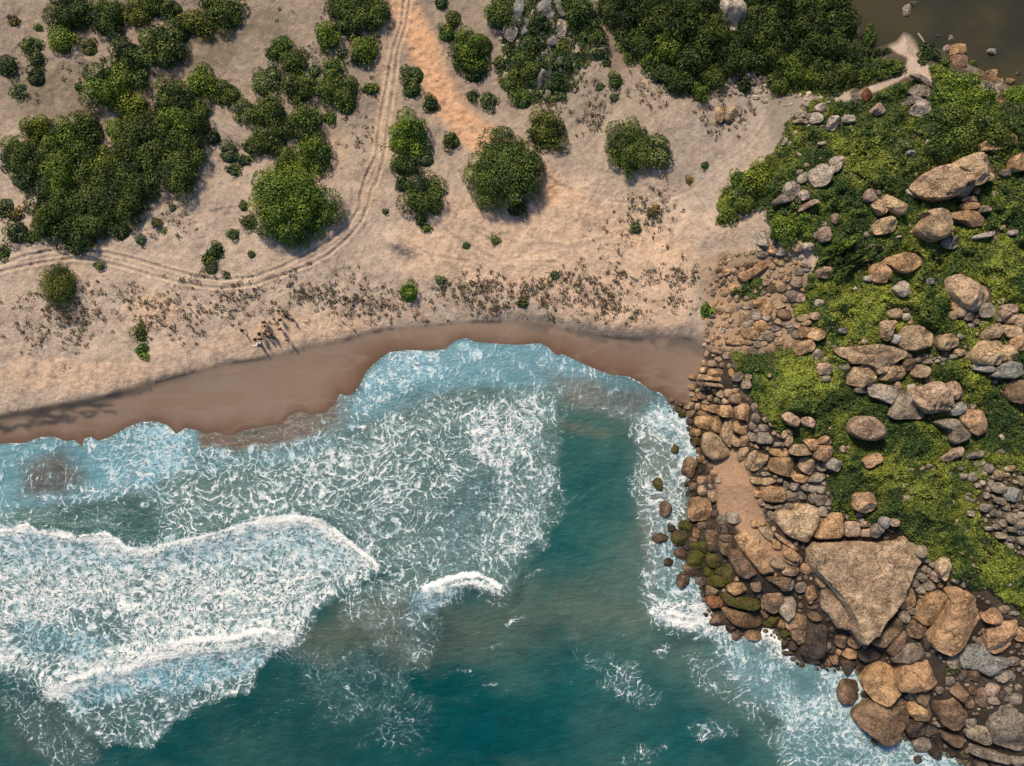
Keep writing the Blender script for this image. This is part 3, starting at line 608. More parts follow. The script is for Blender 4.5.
tile(656,446,q,'n',[
 (270,165,45,72,15,'k','tall reddish brown boulder standing in the surf edge left of the sand patch'),(355,105,32,25,'o'),(370,275,38,30,'o'),(440,265,30,30),(300,325,35,30),(375,350,38,42,'t'),(445,320,25,20,'g'),(455,395,30,45,-15,'t'),(395,130,20,15,'t'),(380,190,16,14,'d'),(410,205,15,15,'d'),(350,205,18,14,'d'),(435,170,20,15,'n'),(465,225,22,26,'t'),(500,275,26,18,'g'),
 ([(275,420),(340,405),(440,430),(445,520),(430,590),(300,605),(250,580),(260,480)],.9,'k','large square tan block with green algae on its sea side'),
 (70,500,45,55,35,'n','brown pointed rock alone in the foam left of the square tan block'),(10,305,35,45,'m','round green mossy rock alone in the foaming water'),(150,20,30,32,'m','small green rock in the foam nearest the smooth tan block'),
 (40,735,62,35,'n','low dark brown wedge of rock lying in the surf below the pointed one'),(115,655,35,25,'d'),
 (375,635,35,25,'n'),(235,640,45,38,'m'),(190,735,58,52,'m','bright yellow green mossy boulder at the sea edge'),(320,700,25,42,'k'),(300,750,30,20,'k'),(455,720,52,40,'n'),(455,640,30,35,'d'),(505,660,25,28,'d'),(555,670,28,30,'g'),(600,660,30,35,'d'),(480,545,30,35,'d'),(530,585,35,35,'g'),(620,570,55,42,'g'),(570,745,50,30),(415,585,20,30,'d'),
 ([(712,160),(745,60),(800,20),(822,60),(790,130),(745,195)],.8,'t'),([(825,60),(860,30),(895,50),(890,110),(840,180),(795,205),(755,195),(800,122)],.8,'t'),(695,55,26,62,20,'t'),
 ([(925,92),(1030,86),(1140,104),(1155,200),(1115,252),(1000,238),(905,192)],.9,'o','wide tan boulder wedged in the dark crevices right of the sand patch'),
 (980,55,62,26,10,'o'),(905,285,65,28,3,'t'),(800,275,45,25,'t'),(880,225,35,15,'g'),(990,275,22,15,'g'),(815,385,32,25,'o'),
 (942,385,110,55,3,'o','long rounded orange boulder lying level on the right of the sand patch'),(850,445,32,25,'p'),(905,465,38,28,'g'),(978,475,33,28,'g'),(1020,465,20,24,'g'),(790,620,35,25,'o')])
tile(784,446,q,'t',[
 (155,30,95,40,-5,'t'),(320,45,52,72,15,'o','upright oval orange boulder against the left edge of the scrub'),(20,55,28,32,'o'),(395,145,60,42,25,'g'),
 ([(137,95),(200,82),(253,110),(253,180),(210,235),(150,210),(122,170)],.8,'t'),(140,258,55,30,5,'o'),(300,165,32,35,'g'),([(250,210),(325,200),(330,260),(290,295),(190,290)],.6,'g'),
 (25,310,22,42,'g'),(90,330,45,28,'g'),(170,332,28,30,'g'),(230,335,28,35,'g'),(275,318,18,'g'),(322,305,22,22,'g'),(305,350,42,30,'g'),(60,400,42,48,'g'),(145,395,42,30,'g'),(240,412,28,45,15,'g'),(295,425,38,45,'g'),(30,475,38,28,'g'),(100,478,25,26,'t'),(140,440,25,12,'g'),(350,450,25,28,'g'),(352,385,12,20,'g'),(310,520,32,36,'g'),(355,495,25,14,'g'),(300,590,18,'g'),
 ([(132,462),(200,456),(265,490),(288,570),(270,640),(222,720),(190,775),(80,745),(10,700),(-55,620),(-55,530),(0,512),(122,512)],.55,'t','broad smooth tan slab on the upper left of the huge slab'),
 ([(370,532),(440,527),(473,562),(473,735),(240,742),(312,602)],.6,'o','wedge shaped orange slab resting on the top edge of the huge slab'),
 ([(490,597),(608,602),(613,640),(603,722),(481,728)],.6,'p','square pinkish block second along the top edge of the huge slab'),
 (650,625,35,20,'p'),([(622,652),(690,655),(695,728),(615,728)],.6,'p','smallest square block on the top edge of the huge slab'),(748,675,33,52,25,'g'),(805,615,33,42,'b'),(890,612,32,26,'p'),
 (650,455,78,70,'o','round bright orange boulder in scrub above the huge slab'),(620,590,20,14,'w'),(610,545,25,18,'g'),(715,115,65,35,-30,'o','orange pink egg shaped boulder in scrub right of the oval orange boulder'),(470,25,18,25,'p')])
HUGE = [(808,542),(850,541),(893,540),(893,535),(899,531),(908,538),(915,546),(917,558),(911,567),(905,576),(903,587),(896,602),(884,620),(870,640),(862,645),(856,636),(852,620),(843,605),(832,589),(816,575),(807,562)]
RK.append(dict(p=HUGE, t='t', h=1.0, lab='huge flat brown slab, the biggest rock, tapering to a point at its lower end', traced=True, big=True))
tile(784,542,q,'n',[
 ([(150,112),(200,150),(285,285),(400,385),(500,500),(565,650),(530,700),(430,700),(370,600),(300,530),(300,420),(290,330),(215,240)],.45,'t','narrow pale tan slab running down the left side of the huge slab'),
 (178,215,42,38,20,'o','small orange cube of rock at the upper left side of the huge slab'),(218,415,33,78,-10,'o'),(80,150,55,40,'t'),(50,225,58,42,'t'),(140,362,38,38,'g'),(20,330,48,58,'g'),(250,590,45,32,'n'),
 ([(-20,440),(60,410),(100,480),(85,600),(20,640),(-40,560)],.6,'g'),(100,650,72,68,'k'),(20,735,35,32,'m'),([(190,600),(290,590),(345,680),(330,900),(250,945),(140,920),(170,780)],.6,'d','big dark slab of bedrock left of the orange cube by the water'),
 ([(700,790),(760,742),(830,655),(880,590),(950,650),(930,720),(870,770),(800,850),(720,830)],.6,'n','narrow brown slab tucked under the right side of the huge slab'),
 ([(830,880),(900,760),(960,690),(990,740),(940,860),(860,920)],.6,'n'),([(610,740),(700,740),(740,700),(770,720),(690,800),(640,860),(600,800)],.6,'n'),
 (300,300,40,50,'t'),(250,120,30,25,'t')])
tile(896,542,q,'g',[
 (90,445,58,110,-5,'o','upright oval orange boulder between the huge slab and the sunlit boulders'),
 ([(270,395),(360,385),(425,440),(388,560),(330,662),(220,665),(162,620),(182,560),(220,450)],.9,'o','cracked orange boulder touching the left side of the biggest oval boulder'),
 ([(380,368),(460,345),(530,370),(620,430),(700,480),(708,620),(655,700),(560,800),(490,885),(430,905),(330,870),(275,800),(292,740),(345,650),(435,455)],1.1,'o','biggest oval orange boulder, longer than a car, in the lower right rocks'),
 (768,590,68,55,'o','small orange boulder squeezed between the two large sunlit ones'),
 ([(880,585),(940,600),(972,650),(965,740),(930,830),(880,890),(792,905),(740,870),(710,780),(760,690),(820,622)],1.1,'o','second large orange oval boulder, nearer the right edge'),
 (1010,740,48,52,'o','rounded orange boulder cut by the right edge of the photo'),(865,540,32,28,'p'),(940,570,45,12,'w'),
 (390,218,45,80,5,'p','pale pink boulder standing on end beside gravel, above the biggest oval boulder'),(320,275,50,38,25,'p'),(205,78,38,42),(230,145,40,18),(150,230,32,35),(230,220,20,35),(200,280,38,33),(160,330,38,38),(265,340,38,45),(195,378,30,38),(310,185,28,20),(270,230,22,20),(325,230,20,14),(200,430,25,15),(160,480,45,18,-40),(140,555,45,22),(10,660,38,55,'n'),(65,600,40,42),(165,695,60,58,'n'),(215,730,25,30)])
tile(784,622,q,'n',[
 ([(530,95),(590,78),(615,110),(600,200),(575,222),(520,190),(510,140)],1.2,'o','bright orange cube shaped boulder at the lower tip of the huge slab'),
 (520,250,58,35,10,'o'),(225,300,52,34,'o'),(430,240,27,24,'o'),(400,300,35,35,'o'),(350,325,25,27,'o'),(330,195,38,58,15,'g'),(20,105,32,28,'m'),(65,190,35,32,'d'),(10,180,25,40,'d'),(380,225,35,24,'d'),(460,140,40,75,'n'),([(610,200),(700,190),(790,250),(740,300),(650,330),(590,290)],.5,'d'),
 ([(60,60),(150,10),(190,60),(180,150),(120,190),(70,140)],.6,'n'),(160,245,35,20,'k'),(300,270,25,22,'k'),(30,250,40,15,'d'),
 ([(740,338),(800,325),(862,332),(950,372),(930,460),(880,560),(790,650),(720,630),(670,570),(645,490),(682,420)],1.2,'o','large faceted orange and grey boulder at the water, upper of a stacked pair'),
 (520,560,80,85,'n','rounded brown rock awash in blue foam, left of the large faceted boulder'),
 ([(440,310),(520,300),(580,330),(540,380),(500,440),(470,380)],.5,'d')])
tile(784,670,q,'d',[([(565,350),(640,290),(700,250),(760,265),(830,262),(900,200),(970,230),(1010,330),(990,420),(940,480),(880,575),(760,585),(720,540),(600,450),(560,390)],1.1,'n','large dark boulder with an orange shoulder jutting into the foam, lower of a pair')])
tile(896,622,q,'n',[
 ([(15,545),(50,450),(100,350),(200,285),(310,290),(395,350),(382,470),(210,530),(90,550)],1.0,'o','long orange slab with a flat sunlit face right of the stacked pair'),
 ([(30,210),(110,160),(190,160),(240,230),(200,290),(100,335),(50,330),(-20,330),(-30,280)],.45,'g','sheet of smooth grey bedrock below the upright oval orange boulder'),
 ([(500,280),(560,200),(620,180),(700,190),(780,280),(900,290),(920,340),(830,410),(740,440),(640,380),(520,370)],.35,'b','blue grey sheet of bare bedrock below the large orange oval boulders'),
 (880,440,75,40,'g'),(945,315,45,32,'g'),(430,470,35,30,'g'),(350,545,30,25,'g'),(870,600,32,30,'g'),(625,425,50,42,'n'),(545,430,30,45,'d'),(245,150,30,70,'d')])
tile(896,670,q,'n',[
 ([(110,270),(170,220),(250,262),(308,350),(260,410),(190,425),(120,370),(100,310)],1.2,'o','round orange boulder close to the foam, left of the big brown oval'),
 (225,210,50,58,30,'n'),([(330,210),(410,180),(470,220),(578,350),(560,450),(510,490),(440,480),(370,430),(312,310),(300,240)],1.1,'n','big brown oval boulder in the middle of the lowest rocks'),
 ([(440,140),(520,120),(640,250),(642,310),(600,325),(430,180)],1.0,'n','slanting brown block on the upper right of the big brown oval'),
 ([(650,160),(710,140),(732,200),(737,280),(690,300),(640,268)],1.0,'n','upright brown block right of the slanting brown block'),
 (775,165,50,46,25,'p','small pinkish round boulder next to the upright brown block'),(600,420,38,45,'g'),(790,245,45,25,'g'),
 ([(820,282),(900,260),(980,280),(1070,400),(1070,640),(1000,670),(800,610),(762,500),(742,440),(752,330)],.9,'g','very large smooth grey boulder at the bottom right corner'),
 ([(572,490),(640,375),(700,352),(755,500),(768,600),(715,612),(572,540)],.7,'g','smooth dark grey slab left of the corner boulder'),
 ([(612,602),(720,622),(940,692),(940,740),(880,750),(600,680)],.5,'g','long flat grey slab at the bottom edge below the corner boulder'),(990,730,60,35,'g'),
 ([(340,480),(430,485),(570,560),(520,620),(450,610),(370,550)],.6,'n','flat reddish brown slab at the water under the big brown oval'),
 (160,470,78,68,10,'d'),(290,490,48,45,'d'),(320,640,48,58,'d'),(460,680,28,22,'d'),(550,692,28,18,'d'),(180,715,35,25,'d'),(210,600,60,55,'g'),
 (10,290,45,60,'d'),(550,50,28,42,'d'),(340,430,40,20,'g'),(900,170,30,28,'g'),(860,205,35,30,'d'),(960,235,45,35,'g'),(985,380,20,30,'g')])
tile(656,542,q,'k',[
 (105,160,38,30,'d','small round dark rock alone in the surf below the wedge'),(215,308,45,52,'n','brown rock in the surf just left of the reddish shore boulders'),(215,262,28,24,'g'),
 ([(200,190),(240,180),(350,220),(340,270),(300,295),(240,260)],.8,'n'),(328,142,68,66,'m','large round green mossy boulder near the water'),(465,145,54,63,'m','second green mossy boulder, right of the large round one'),(435,238,40,36,'m'),(510,230,32,40,'m'),(585,255,44,70,'m'),(480,312,62,42,'m'),
 (445,390,40,40,'n'),(465,470,60,46,-5,'r','reddish brown boulder at the edge of the surf'),
 ([(580,352),(650,322),(770,312),(765,350),(700,400),(620,428),(575,395)],1.0,'o','smooth orange boulder lying on top of the big grey green one'),
 ([(570,408),(620,436),(700,410),(790,412),(830,480),(820,530),(760,550),(640,530),(560,500),(522,440)],1.0,'m','big smooth grey green boulder under the smooth orange one'),
 ([(512,522),(620,532),(720,560),(830,580),(860,640),(820,690),(720,690),(620,660),(550,592)],1.0,'k','long orange and green boulder lowest on the shore beside the white surf'),
 (800,350,36,42,'n'),(870,570,25,50,-35,'n'),(395,580,22,15,'d'),(310,30,33,33,'m'),(380,45,38,38,'m'),(450,32,45,42,'n'),(560,40,45,55,'n'),(775,745,58,32,'o','rusty orange boulder surrounded by white surf'),
 ([(880,335),(960,322),(1010,390),(1040,500),(960,582),(880,560),(842,470)],.8,'n','big smooth brown boulder right of the big grey green one'),(878,510,33,28,'p'),
(930,632,60,44,'m','low green boulder beside the brightest patch of white surf'),(1000,650,35,35,'k'),(640,290,20,20,'t')])
tile(720,500,6.38,'t',[
 ([(58,310),(130,320),(200,405),(245,470),(170,510),(110,485),(60,380)],.6,'n','sloping brown bedrock at the foot of the sand patch'),
 ([(90,235),(180,197),(262,282),(342,342),(300,400),(350,452),(270,480),(205,400),(130,312)],.35,'o','flat sunlit orange bedrock at the foot of the sand patch'),
 ([(185,200),(240,212),(262,270),(205,262)],.5),([(240,180),(300,165),(342,210),(332,270),(282,240)],.5),([(330,240),(388,270),(392,322),(335,312)],.6,'o'),([(400,280),(450,308),(512,350),(505,402),(440,390),(400,350)],.6,'o'),
 ([(300,362),(340,342),(410,390),(412,442),(340,432),(298,402)],.5),([(415,420),(480,418),(492,470),(420,482)],.6,'n'),([(280,482),(380,492),(470,482),(432,578),(390,560),(300,512)],.5,'n'),([(330,200),(372,218),(505,310),(485,335),(370,252)],.5,'o'),
 ([(235,130),(290,130),(300,160),(245,165)],.5,'o')])
tile(700,254,q,'t',[
 (535,440,55,45,0,'o'),(665,482,60,38,0,'n'),(490,570,58,36,5,'o'),(410,630,68,45,5,'o'),(635,540,48,30,15),(575,280,38,30,'n'),(645,260,38,35),(515,310,22,'g'),(555,320,20,15),(535,228,30,25),(600,230,20),(590,95,30,20),(660,70,25,22),(665,130,25),(720,160,22),(700,200,30,22),(660,172,25,20),(610,185,20,12,'g'),(370,490,42,42,'t'),(450,495,38,50,'g'),(540,510,50,22,'g'),(245,440,42,28),(235,490,22,20),(250,525,20,22),(175,610,25,20,'w'),(190,505,20,26),(305,350,28,25),(265,275,28,35,'o'),(310,290,16,30),(630,415,50,25),(480,395,58,30,'o'),(635,635,32,25,'p'),(570,665,35,32,'g'),(515,665,22,25,'g'),(475,665,28,25,'g'),(535,625,25,20,'p'),(460,720,30,24,'g'),(510,715,26,18),(640,695,38,38),(730,610,30,28,'g'),(765,635,28,36,'g'),(720,570,35,22,'g'),(790,580,30,24,'p'),(835,620,38,40,'o'),
 ([(205,690),(260,660),(350,695),(345,735),(250,728),(200,712)],.5,'o','flat pale orange slab at the top end of the wet sand'),(400,705,48,18,'o'),
 ([(860,600),(900,580),(960,590),(1012,625),(1000,665),(940,695),(880,680),(855,650)],1.0,'o','blocky orange boulder at the left end of the broad light tan outcrop'),(838,745,68,45,-20,'o'),(790,222,58,36,'p'),(735,335,50,40,'g'),(800,350,32,32,'p'),(570,552,22,20,'g'),(830,510,42,24),(850,547,35,20),(865,92,28,20,'g'),(855,125,22,15,'g'),(825,85,20,15),(700,30,25,18),(795,140,30,25,'g'),(620,60,28,18),(925,495,35,30),(1000,145,48,38,'p'),(500,3,40,18,'g'),
 ([(290,160),(400,120),(500,52),(568,42),(560,88),(480,150),(350,235)],.5,'o','smooth sandy orange ledge above the small green patch on the rubble slope'),(440,175,40,28,-30,'g'),(950,392,25,28,'w'),(600,500,40,25),(615,590,50,22,'g'),(690,360,40,20),(400,560,50,30,'g'),(300,430,25,18,'g'),(380,420,40,28,'g'),(560,590,25,16)])
tile(800,254,q,'c',[
 ([(600,90),(680,50),(720,15),(850,-20),(940,-10),(985,30),(985,70),(940,110),(860,160),(770,130),(740,90),(690,70)],.9,'o','long pale orange boulder with a smooth rounded top in the middle of the upper scrub'),
 (645,145,65,68,'o','round tan boulder at the left foot of the long pale orange one'),(540,195,30,20,'w'),([(740,270),(830,205),(860,240),(860,290),(880,310),(830,350),(770,325)],1.,'w','pale triangular rock alone in bright scrub below the long pale orange boulder'),
 ([(700,460),(760,430),(820,440),(825,490),(780,520),(710,500)],1.,'t'),([(640,545),(700,520),(765,530),(745,600),(720,700),(670,680),(655,610)],1.1,'c'),(850,500,28,25,'w'),(850,445,20,15,'g'),(885,535,18,25,'t'),(780,680,40,35,'b'),(205,145,50,40,'p'),(155,392,25,25,'w'),(345,610,30,20,'b')])
tile(896,254,q,'c',[
 ([(60,590),(130,562),(230,575),(310,640),(335,680),(290,740),(180,775),(90,770),(40,720)],1.1,'c','squat craggy boulder with dark sides just above the broad light tan outcrop'),(270,690,30,26,'b'),
 ([(440,200),(500,152),(570,170),(640,210),(740,250),(768,290),(765,350),(700,440),(650,470),(560,430),(500,390),(450,300)],1.2,'c','tall craggy boulder, tan on top and grey below, standing over small stones'),
 (480,410,30,35,'o'),(520,455,45,45,'t'),(460,490,25,30,'t'),(590,490,40,38,'g'),(715,450,55,50,'g'),(640,490,25,20,'g'),(635,540,30,20,'g'),(605,570,25,18,'g'),([(340,690),(380,640),(450,630),(505,670),(510,720),(430,775),(350,760)],1.,'c','smaller craggy boulder right of the squat one above the outcrop'),
 (280,215,30,22,'b'),(910,440,50,35,'p'),(885,490,40,48,'p'),(935,520,45,38,'p'),(1000,545,35,60,'t'),(830,515,22,28,'g'),([(700,640),(760,570),(850,545),(860,600),(850,660),(690,690)],1.,'t'),([(860,560),(940,570),(1000,600),(990,640),(900,670),(855,620)],1.,'t'),(1000,700,60,60,'o')])
tile(700,158,q,'w',[
 (505,650,38,58,'w'),(485,722,26),(590,730,35,33,'o'),(680,670,38,35,'w'),(740,655,28,28),(775,710,42,40,'p'),(655,745,40,30),(865,705,42,28,'w'),(825,155,30,36,'w'),(800,110,22,16),
 ([(890,82),(960,60),(1020,52),(1035,95),(1060,130),(1040,180),(1000,228),(920,228),(872,172)],.9,'w','large smooth pale pink boulder in scrub beside a smaller twin'),
 (740,245,58,50,'g'),([(570,350),(640,292),(700,272),(770,310),(740,350),(600,375)],.5,'g','smooth grey slab in the scrub right of the spreading bright shrub'),(835,300,33,45,-15,'w'),(860,375,85,20,-25,'p'),(785,345,20,25,'g'),(930,620,16,24,'g'),(1000,605,42,58,'p'),(995,532,14,28,'g')])
tile(800,158,q,'c',[
 ([(270,32),(345,12),(320,100),(250,125),(222,90)],.8,'w','smaller pale pink boulder on the upper right of its large twin'),(568,295,40,44,'p'),
 ([(660,300),(720,277),(780,330),(850,392),(830,453),(770,438),(690,380)],1.0,'c','tilted craggy boulder above another in the upper scrub'),(640,385,60,36,45,'c'),
 ([(600,520),(640,480),(730,465),(790,500),(770,570),(700,608),(610,610),(590,570)],1.0,'c','brown craggy block with a dark hollow under its left end'),(285,480,22,38,'p'),(195,530,15,24,'g'),(130,620,16,24,'g'),(625,275,18,'g'),(790,625,20,10,'w'),(610,712,60,22,'g')])
tile(896,158,q,'c',[
 ([(150,190),(260,102),(380,52),(470,62),(555,110),(600,182),(520,230),(508,300),(350,325),(200,290),(140,240)],1.1,'c','largest brown speckled boulder of the upper right scrub, left of its neighbour'),
 ([(455,40),(530,-10),(620,-30),(730,-10),(790,80),(808,150),(622,232),(605,180),(560,108)],1.1,'c','speckled brown boulder touching the upper right side of the largest speckled one'),
 (560,250,42,50,'g'),(650,258,30,25,'o'),(600,330,48,22,'o'),(590,380,62,28,'o'),
 ([(450,432),(560,412),(680,417),(728,480),(710,530),(620,550),(560,520),(450,480)],.9,'o','smooth rounded tan boulder right of a craggy dark one in the upper scrub'),(715,405,45,24,'g'),
 ([(205,432),(330,410),(440,412),(450,480),(440,590),(380,640),(300,670),(190,620),(155,560),(240,470)],1.1,'c','craggy boulder with a dark pitted face and a small grey rock under it'),(440,670,60,42,'g'),
 ([(890,90),(910,20),(960,-30),(1070,-40),(1070,90),(950,110)],.9,'o','orange layered boulder cut by the right edge of the photo, above the scrub bank'),(880,115,40,26,'g'),(730,612,110,18,-12,'w'),(940,595,35,22,'w'),(120,280,40,13,40,'w')])
tile(896,70,q,'o',[
 ([(640,612),(720,560),(830,590),(830,638),(680,640)],.7,'o'),([(800,560),(870,512),(950,507),(978,580),(910,608),(880,570)],.8,'o'),
 ([(650,52),(720,12),(800,2),(870,22),(875,80),(850,108),(750,100),(660,85)],1.2,'o','orange topped boulder on the lagoon shore at the upper right'),(905,90,28,20),(740,125,24,'b'),(770,132,18,22,'g'),(835,145,30,34,'g'),(800,190,22,15,'g'),(820,230,50,18,'r'),(690,128,18,'g'),
 ([(130,350),(130,300),(190,235),(240,228),(292,292),(270,340),(190,368)],1.1,'w','pale faceted boulder at the end of the sandy track by the lagoon'),(165,235,45,32,'w'),(200,165,75,42,'g'),([(90,38),(180,22),(270,80),(298,140),(260,138),(190,75)],.35,'g'),(90,265,32,14,'w'),(125,660,32,18,'b')])
tile(860,0,6.24,'g',[
 (292,65,22,28,'w','pale stone standing in the lagoon beside a dark one'),(330,20,25,20,'d','dark stone in the lagoon at the top edge of the photo'),(485,220,14,'d'),(567,240,20,18,'g','round grey stone in shallow lagoon water off the sandy spit'),(825,322,28,18,'g','flat grey stone alone in the middle of the lagoon'),(600,312,50,32,'o'),(610,385,50,45,'n'),(935,505,24,18,'n'),(985,455,18,14,'d'),(550,305,28,20,'p'),(715,440,16,16,'b')])
tile(780,70,q,'w',[
 (170,350,38,32,'w'),(230,193,18,24,'w'),(325,300,38,30,'w'),(293,380,40,40,'w'),(215,285,15,10),(430,420,35,56,20,'w','tall pale stone in scrub left of a small white one'),(555,388,38,32,'w'),
 ([(800,248),(860,318),(770,373),(715,345),(740,300)],1.2,'p','pale pink triangular boulder standing in dark green scrub'),(695,195,32,50,20,'r','rusty orange rock beside the sandy track'),(620,210,35,28,'g'),(460,730,48,42,'w'),(345,762,40,14,'w'),(345,582,32,12),(40,570,14,34,30),(385,258,14,8),(180,405,60,18,'g'),(240,365,28,20,'g')])
tile(480,0,q,'b',[
 ([(240,130),(290,0),(290,-60),(355,-60),(352,80),(310,165),(250,150)],.8,'b','long bluish grey slab cut by the top edge, left of the group'),
 ([(455,40),(500,0),(510,-40),(565,-40),(570,120),(520,155),(470,150)],.9,'b','broad blue white slab split by a dark crack at the top edge'),
 ([(590,0),(590,-40),(630,-40),(650,80),(685,100),(660,140),(622,110)],.8,'b','narrow blue grey slab at the top edge, right of the split slab'),
 (650,218,36,56,'w','oval pale boulder below the narrow slab in the dark thicket'),(270,180,33,24),(250,265,40,54,35,'w'),(375,170,18,34),(205,238,20,26),(350,248,22,20),(420,100,12,25),(580,325,36,42,-20,'b'),(490,620,28,74,25,'b'),(565,530,14,85,10),(575,130,16,38),(640,490,24,34),(645,550,12,25),(710,335,18,28,'t'),(775,165,12,16),(800,220,9,12),(610,290,15,14),(500,430,13,18),(205,610,16,34,'w'),(262,570,20,18,'o'),(335,350,20,12,45,'w'),(300,325,10,42,'t'),(545,740,20,34,'g'),(400,730,9,40),(530,430,14,30),(495,260,18,16)])
tile(512,0,3.99,'w',[
 ([(820,25),(830,0),(850,-15),(900,-5),(922,15),(935,45),(930,95),(885,117),(858,100),(843,75)],1.1,'w','large pale domed boulder in dark woods at the top edge'),
 (730,110,15,50,5,'b','thin upright blue white slab in the dark woods, left of the pale dome'),(765,145,10,12),(768,185,10,12),(700,205,7,15),(795,180,8,8),(640,240,10,10,'b'),(683,262,10,10),(945,290,20,36,-20,'w'),(958,315,14,20,'w'),(920,280,10,12),(832,315,12,12),(870,280,12,12),(795,298,10,6),(975,388,12,8),(1012,400,10,12),
 (830,450,14,30,'t','thin upright stone, leftmost of the small group on the open sand'),(872,455,22,26,'t','round tan stone in the middle of the small group on open sand'),(905,440,11,17,'g'),(797,430,8,8,'g'),(885,245,8,10),(540,305,6,6)])

def area_c(p):
    a = cx = cy = 0
    for i in range(len(p)):
        x0, y0 = p[i]; x1, y1 = p[(i+1) % len(p)]; c = x0*y1-x1*y0; a += c; cx += (x0+x1)*c; cy += (y0+y1)*c
    return abs(a)/2, cx/(3*a), cy/(3*a)
for r_ in RK: r_['A'], r_['x'], r_['y'] = area_c(r_['p']); r_['r'] = math.sqrt(r_['A']/pi)
# fill the gaps of the rubble slopes with smaller stones
occ = np.zeros((NY, NX), np.float32)
for r_ in RK:
    sl = bbox_of(r_['p'], 6); occ[sl] = np.maximum(occ[sl], smooth(-2.0, 0.5, sdf(r_['p'], sl)))
rock_cover = occ.copy()
PEB = [([(965,470),(985,462),(1030,470),(1030,560),(1005,545),(985,520),(985,495)], 'g', .9), ([(905,555),(945,565),(975,585),(950,585),(925,578),(908,590),(905,575)], 'g', 1.),
       ([(905,350),(960,335),(975,352),(962,362),(915,368)], 'g', .8), ([(795,345),(815,330),(835,345),(850,370),(850,395),(835,392),(812,372)],'g',.5), ([(955,588),(985,598),(1030,640),(1030,655),(1005,630),(975,612)], 'g', 1.), ([(940,655),(1030,650),(1030,710),(960,712),(915,690)], 'g', .9),
       ([(775,100),(800,90),(840,110),(850,125),(800,128)],'w',.12), ([(700,62),(760,62),(768,100),(720,96)],'w',.3),([(500,20),(570,20),(580,90),(545,95),(500,70)],'b',.3),([(985,80),(1010,85),(1005,100),(985,98)],'g',.9),([(760,235),(800,240),(806,262),(770,262)],'t',.8),([(955,300),(985,305),(985,325),(955,325)],'g',.6),([(690,560),(760,570),(780,640),(720,620)],'d',.8)]
fr = random.Random(3); cnt = 0
zone = np.maximum(soft(ROCKZ, 2, 2)*(1-soft(SANDP, 1, 1)), ((land > -4) & (land < 14) & (gx > 690) & (gy > 430)).astype(np.float32)); 
cand = []
def try_fill(px, py, r, t):
    global cnt
    ix, iy = int(px-X0), int(py-Y0)
    if not (2 < ix < NX-3 and 2 < iy < NY-3): return
    k = max(1, int(r*.8))
    if occ[iy-k:iy+k+1, ix-k:ix+k+1].max() > .3: return
    p = ell(px, py, r*fr.uniform(1.1, 1.5), r*fr.uniform(.85, 1.15), fr.uniform(0, 180), 9000+cnt)
    sl = bbox_of(p, 3); occ[sl] = np.maximum(occ[sl], smooth(-1, .4, sdf(p, sl))); cnt += 1
    RK.append(dict(p=p, t=t, h=1., lab=None, traced=False, A=pi*r*r*.9, x=px, y=py, r=r*.95, fill=True))
for rr, nn in ((7.5, 1500), (5.8, 2500), (4.2, 3000), (3.0, 5000), (2.0, 12000), (1.3, 14000)):
    for _ in range(nn):
        px = fr.uniform(675, 1035); py = fr.uniform(245, 775); ix, iy = int(px-X0), int(py-Y0)
        if zone[iy, ix] < .6 or green_m[iy, ix] > .6: continue
        
        if sea_s[iy, ix] > 3: continue
        if rr > 4.5 and py < 440: continue
        if py < 352 and (rr > 3.5 or fr.random() < .35): continue
        if rr < 1.5 and py < 400 and fr.random() < .3: continue
        t = fr.choice('tttoopng') if py < 470 else fr.choice('ndgtnd')
        if px > 905 and py > 590: t = fr.choice('gggnd')
        try_fill(px, py, rr*fr.uniform(.8, 1.15), t)
for poly, t, dn in PEB:
    xs = [p[0] for p in poly]; ys = [p[1] for p in poly]
    for rr, nn in ((3.0, 60), (2.0, 300), (1.3, 700)):
        for _ in range(int(nn*dn)):
            px = fr.uniform(min(xs), max(xs)); py = fr.uniform(min(ys), max(ys))
            if not inside(poly, np.array([px]), np.array([py]))[0]: continue
            if dn < .4 and rr > 2.5: continue
            try_fill(px, py, rr*fr.uniform(.75, 1.15), fr.choice([t, t, t, 'g', 'w']))
for _ in range(260):   # stones half hidden in the scrub
    px = fr.uniform(770, 1020); py = fr.uniform(100, 600)
    if green_m[int(py-Y0), int(px-X0)] > .7: try_fill(px, py, fr.choice([1.2, 1.5, 2.0, 2.6]), fr.choice('wgpt'))
# neighbours press flat against each other (power diagram of the loose stones)
loose = [r_ for r_ in RK if not r_['traced']]
lx = np.array([r_['x'] for r_ in loose]); ly = np.array([r_['y'] for r_ in loose]); lr = np.array([r_['r'] for r_ in loose])
for i, a in enumerate(loose):
    dd = np.hypot(lx-lx[i], ly-ly[i]); nb = np.where((dd < (lr+lr[i])*1.25) & (dd > .3))[0]
    P = a['p']
    for j in nb:
        dx, dy = lx[j]-lx[i], ly[j]-ly[i]; d0 = dd[j]
        t = (d0*d0+lr[i]**2-lr[j]**2)/(2*d0)-.22
        out = []
        for k in range(len(P)):
            x0, y0 = P[k]; x1, y1 = P[(k+1) % len(P)]
            s0 = ((x0-lx[i])*dx+(y0-ly[i])*dy)/d0-t; s1 = ((x1-lx[i])*dx+(y1-ly[i])*dy)/d0-t
            if s0 <= 0: out.append((x0, y0))
            if (s0 < 0) != (s1 < 0):
                u = s0/(s0-s1); out.append((x0+(x1-x0)*u, y0+(y1-y0)*u))
        if len(out) >= 3: P = out
    a['p2'] = P
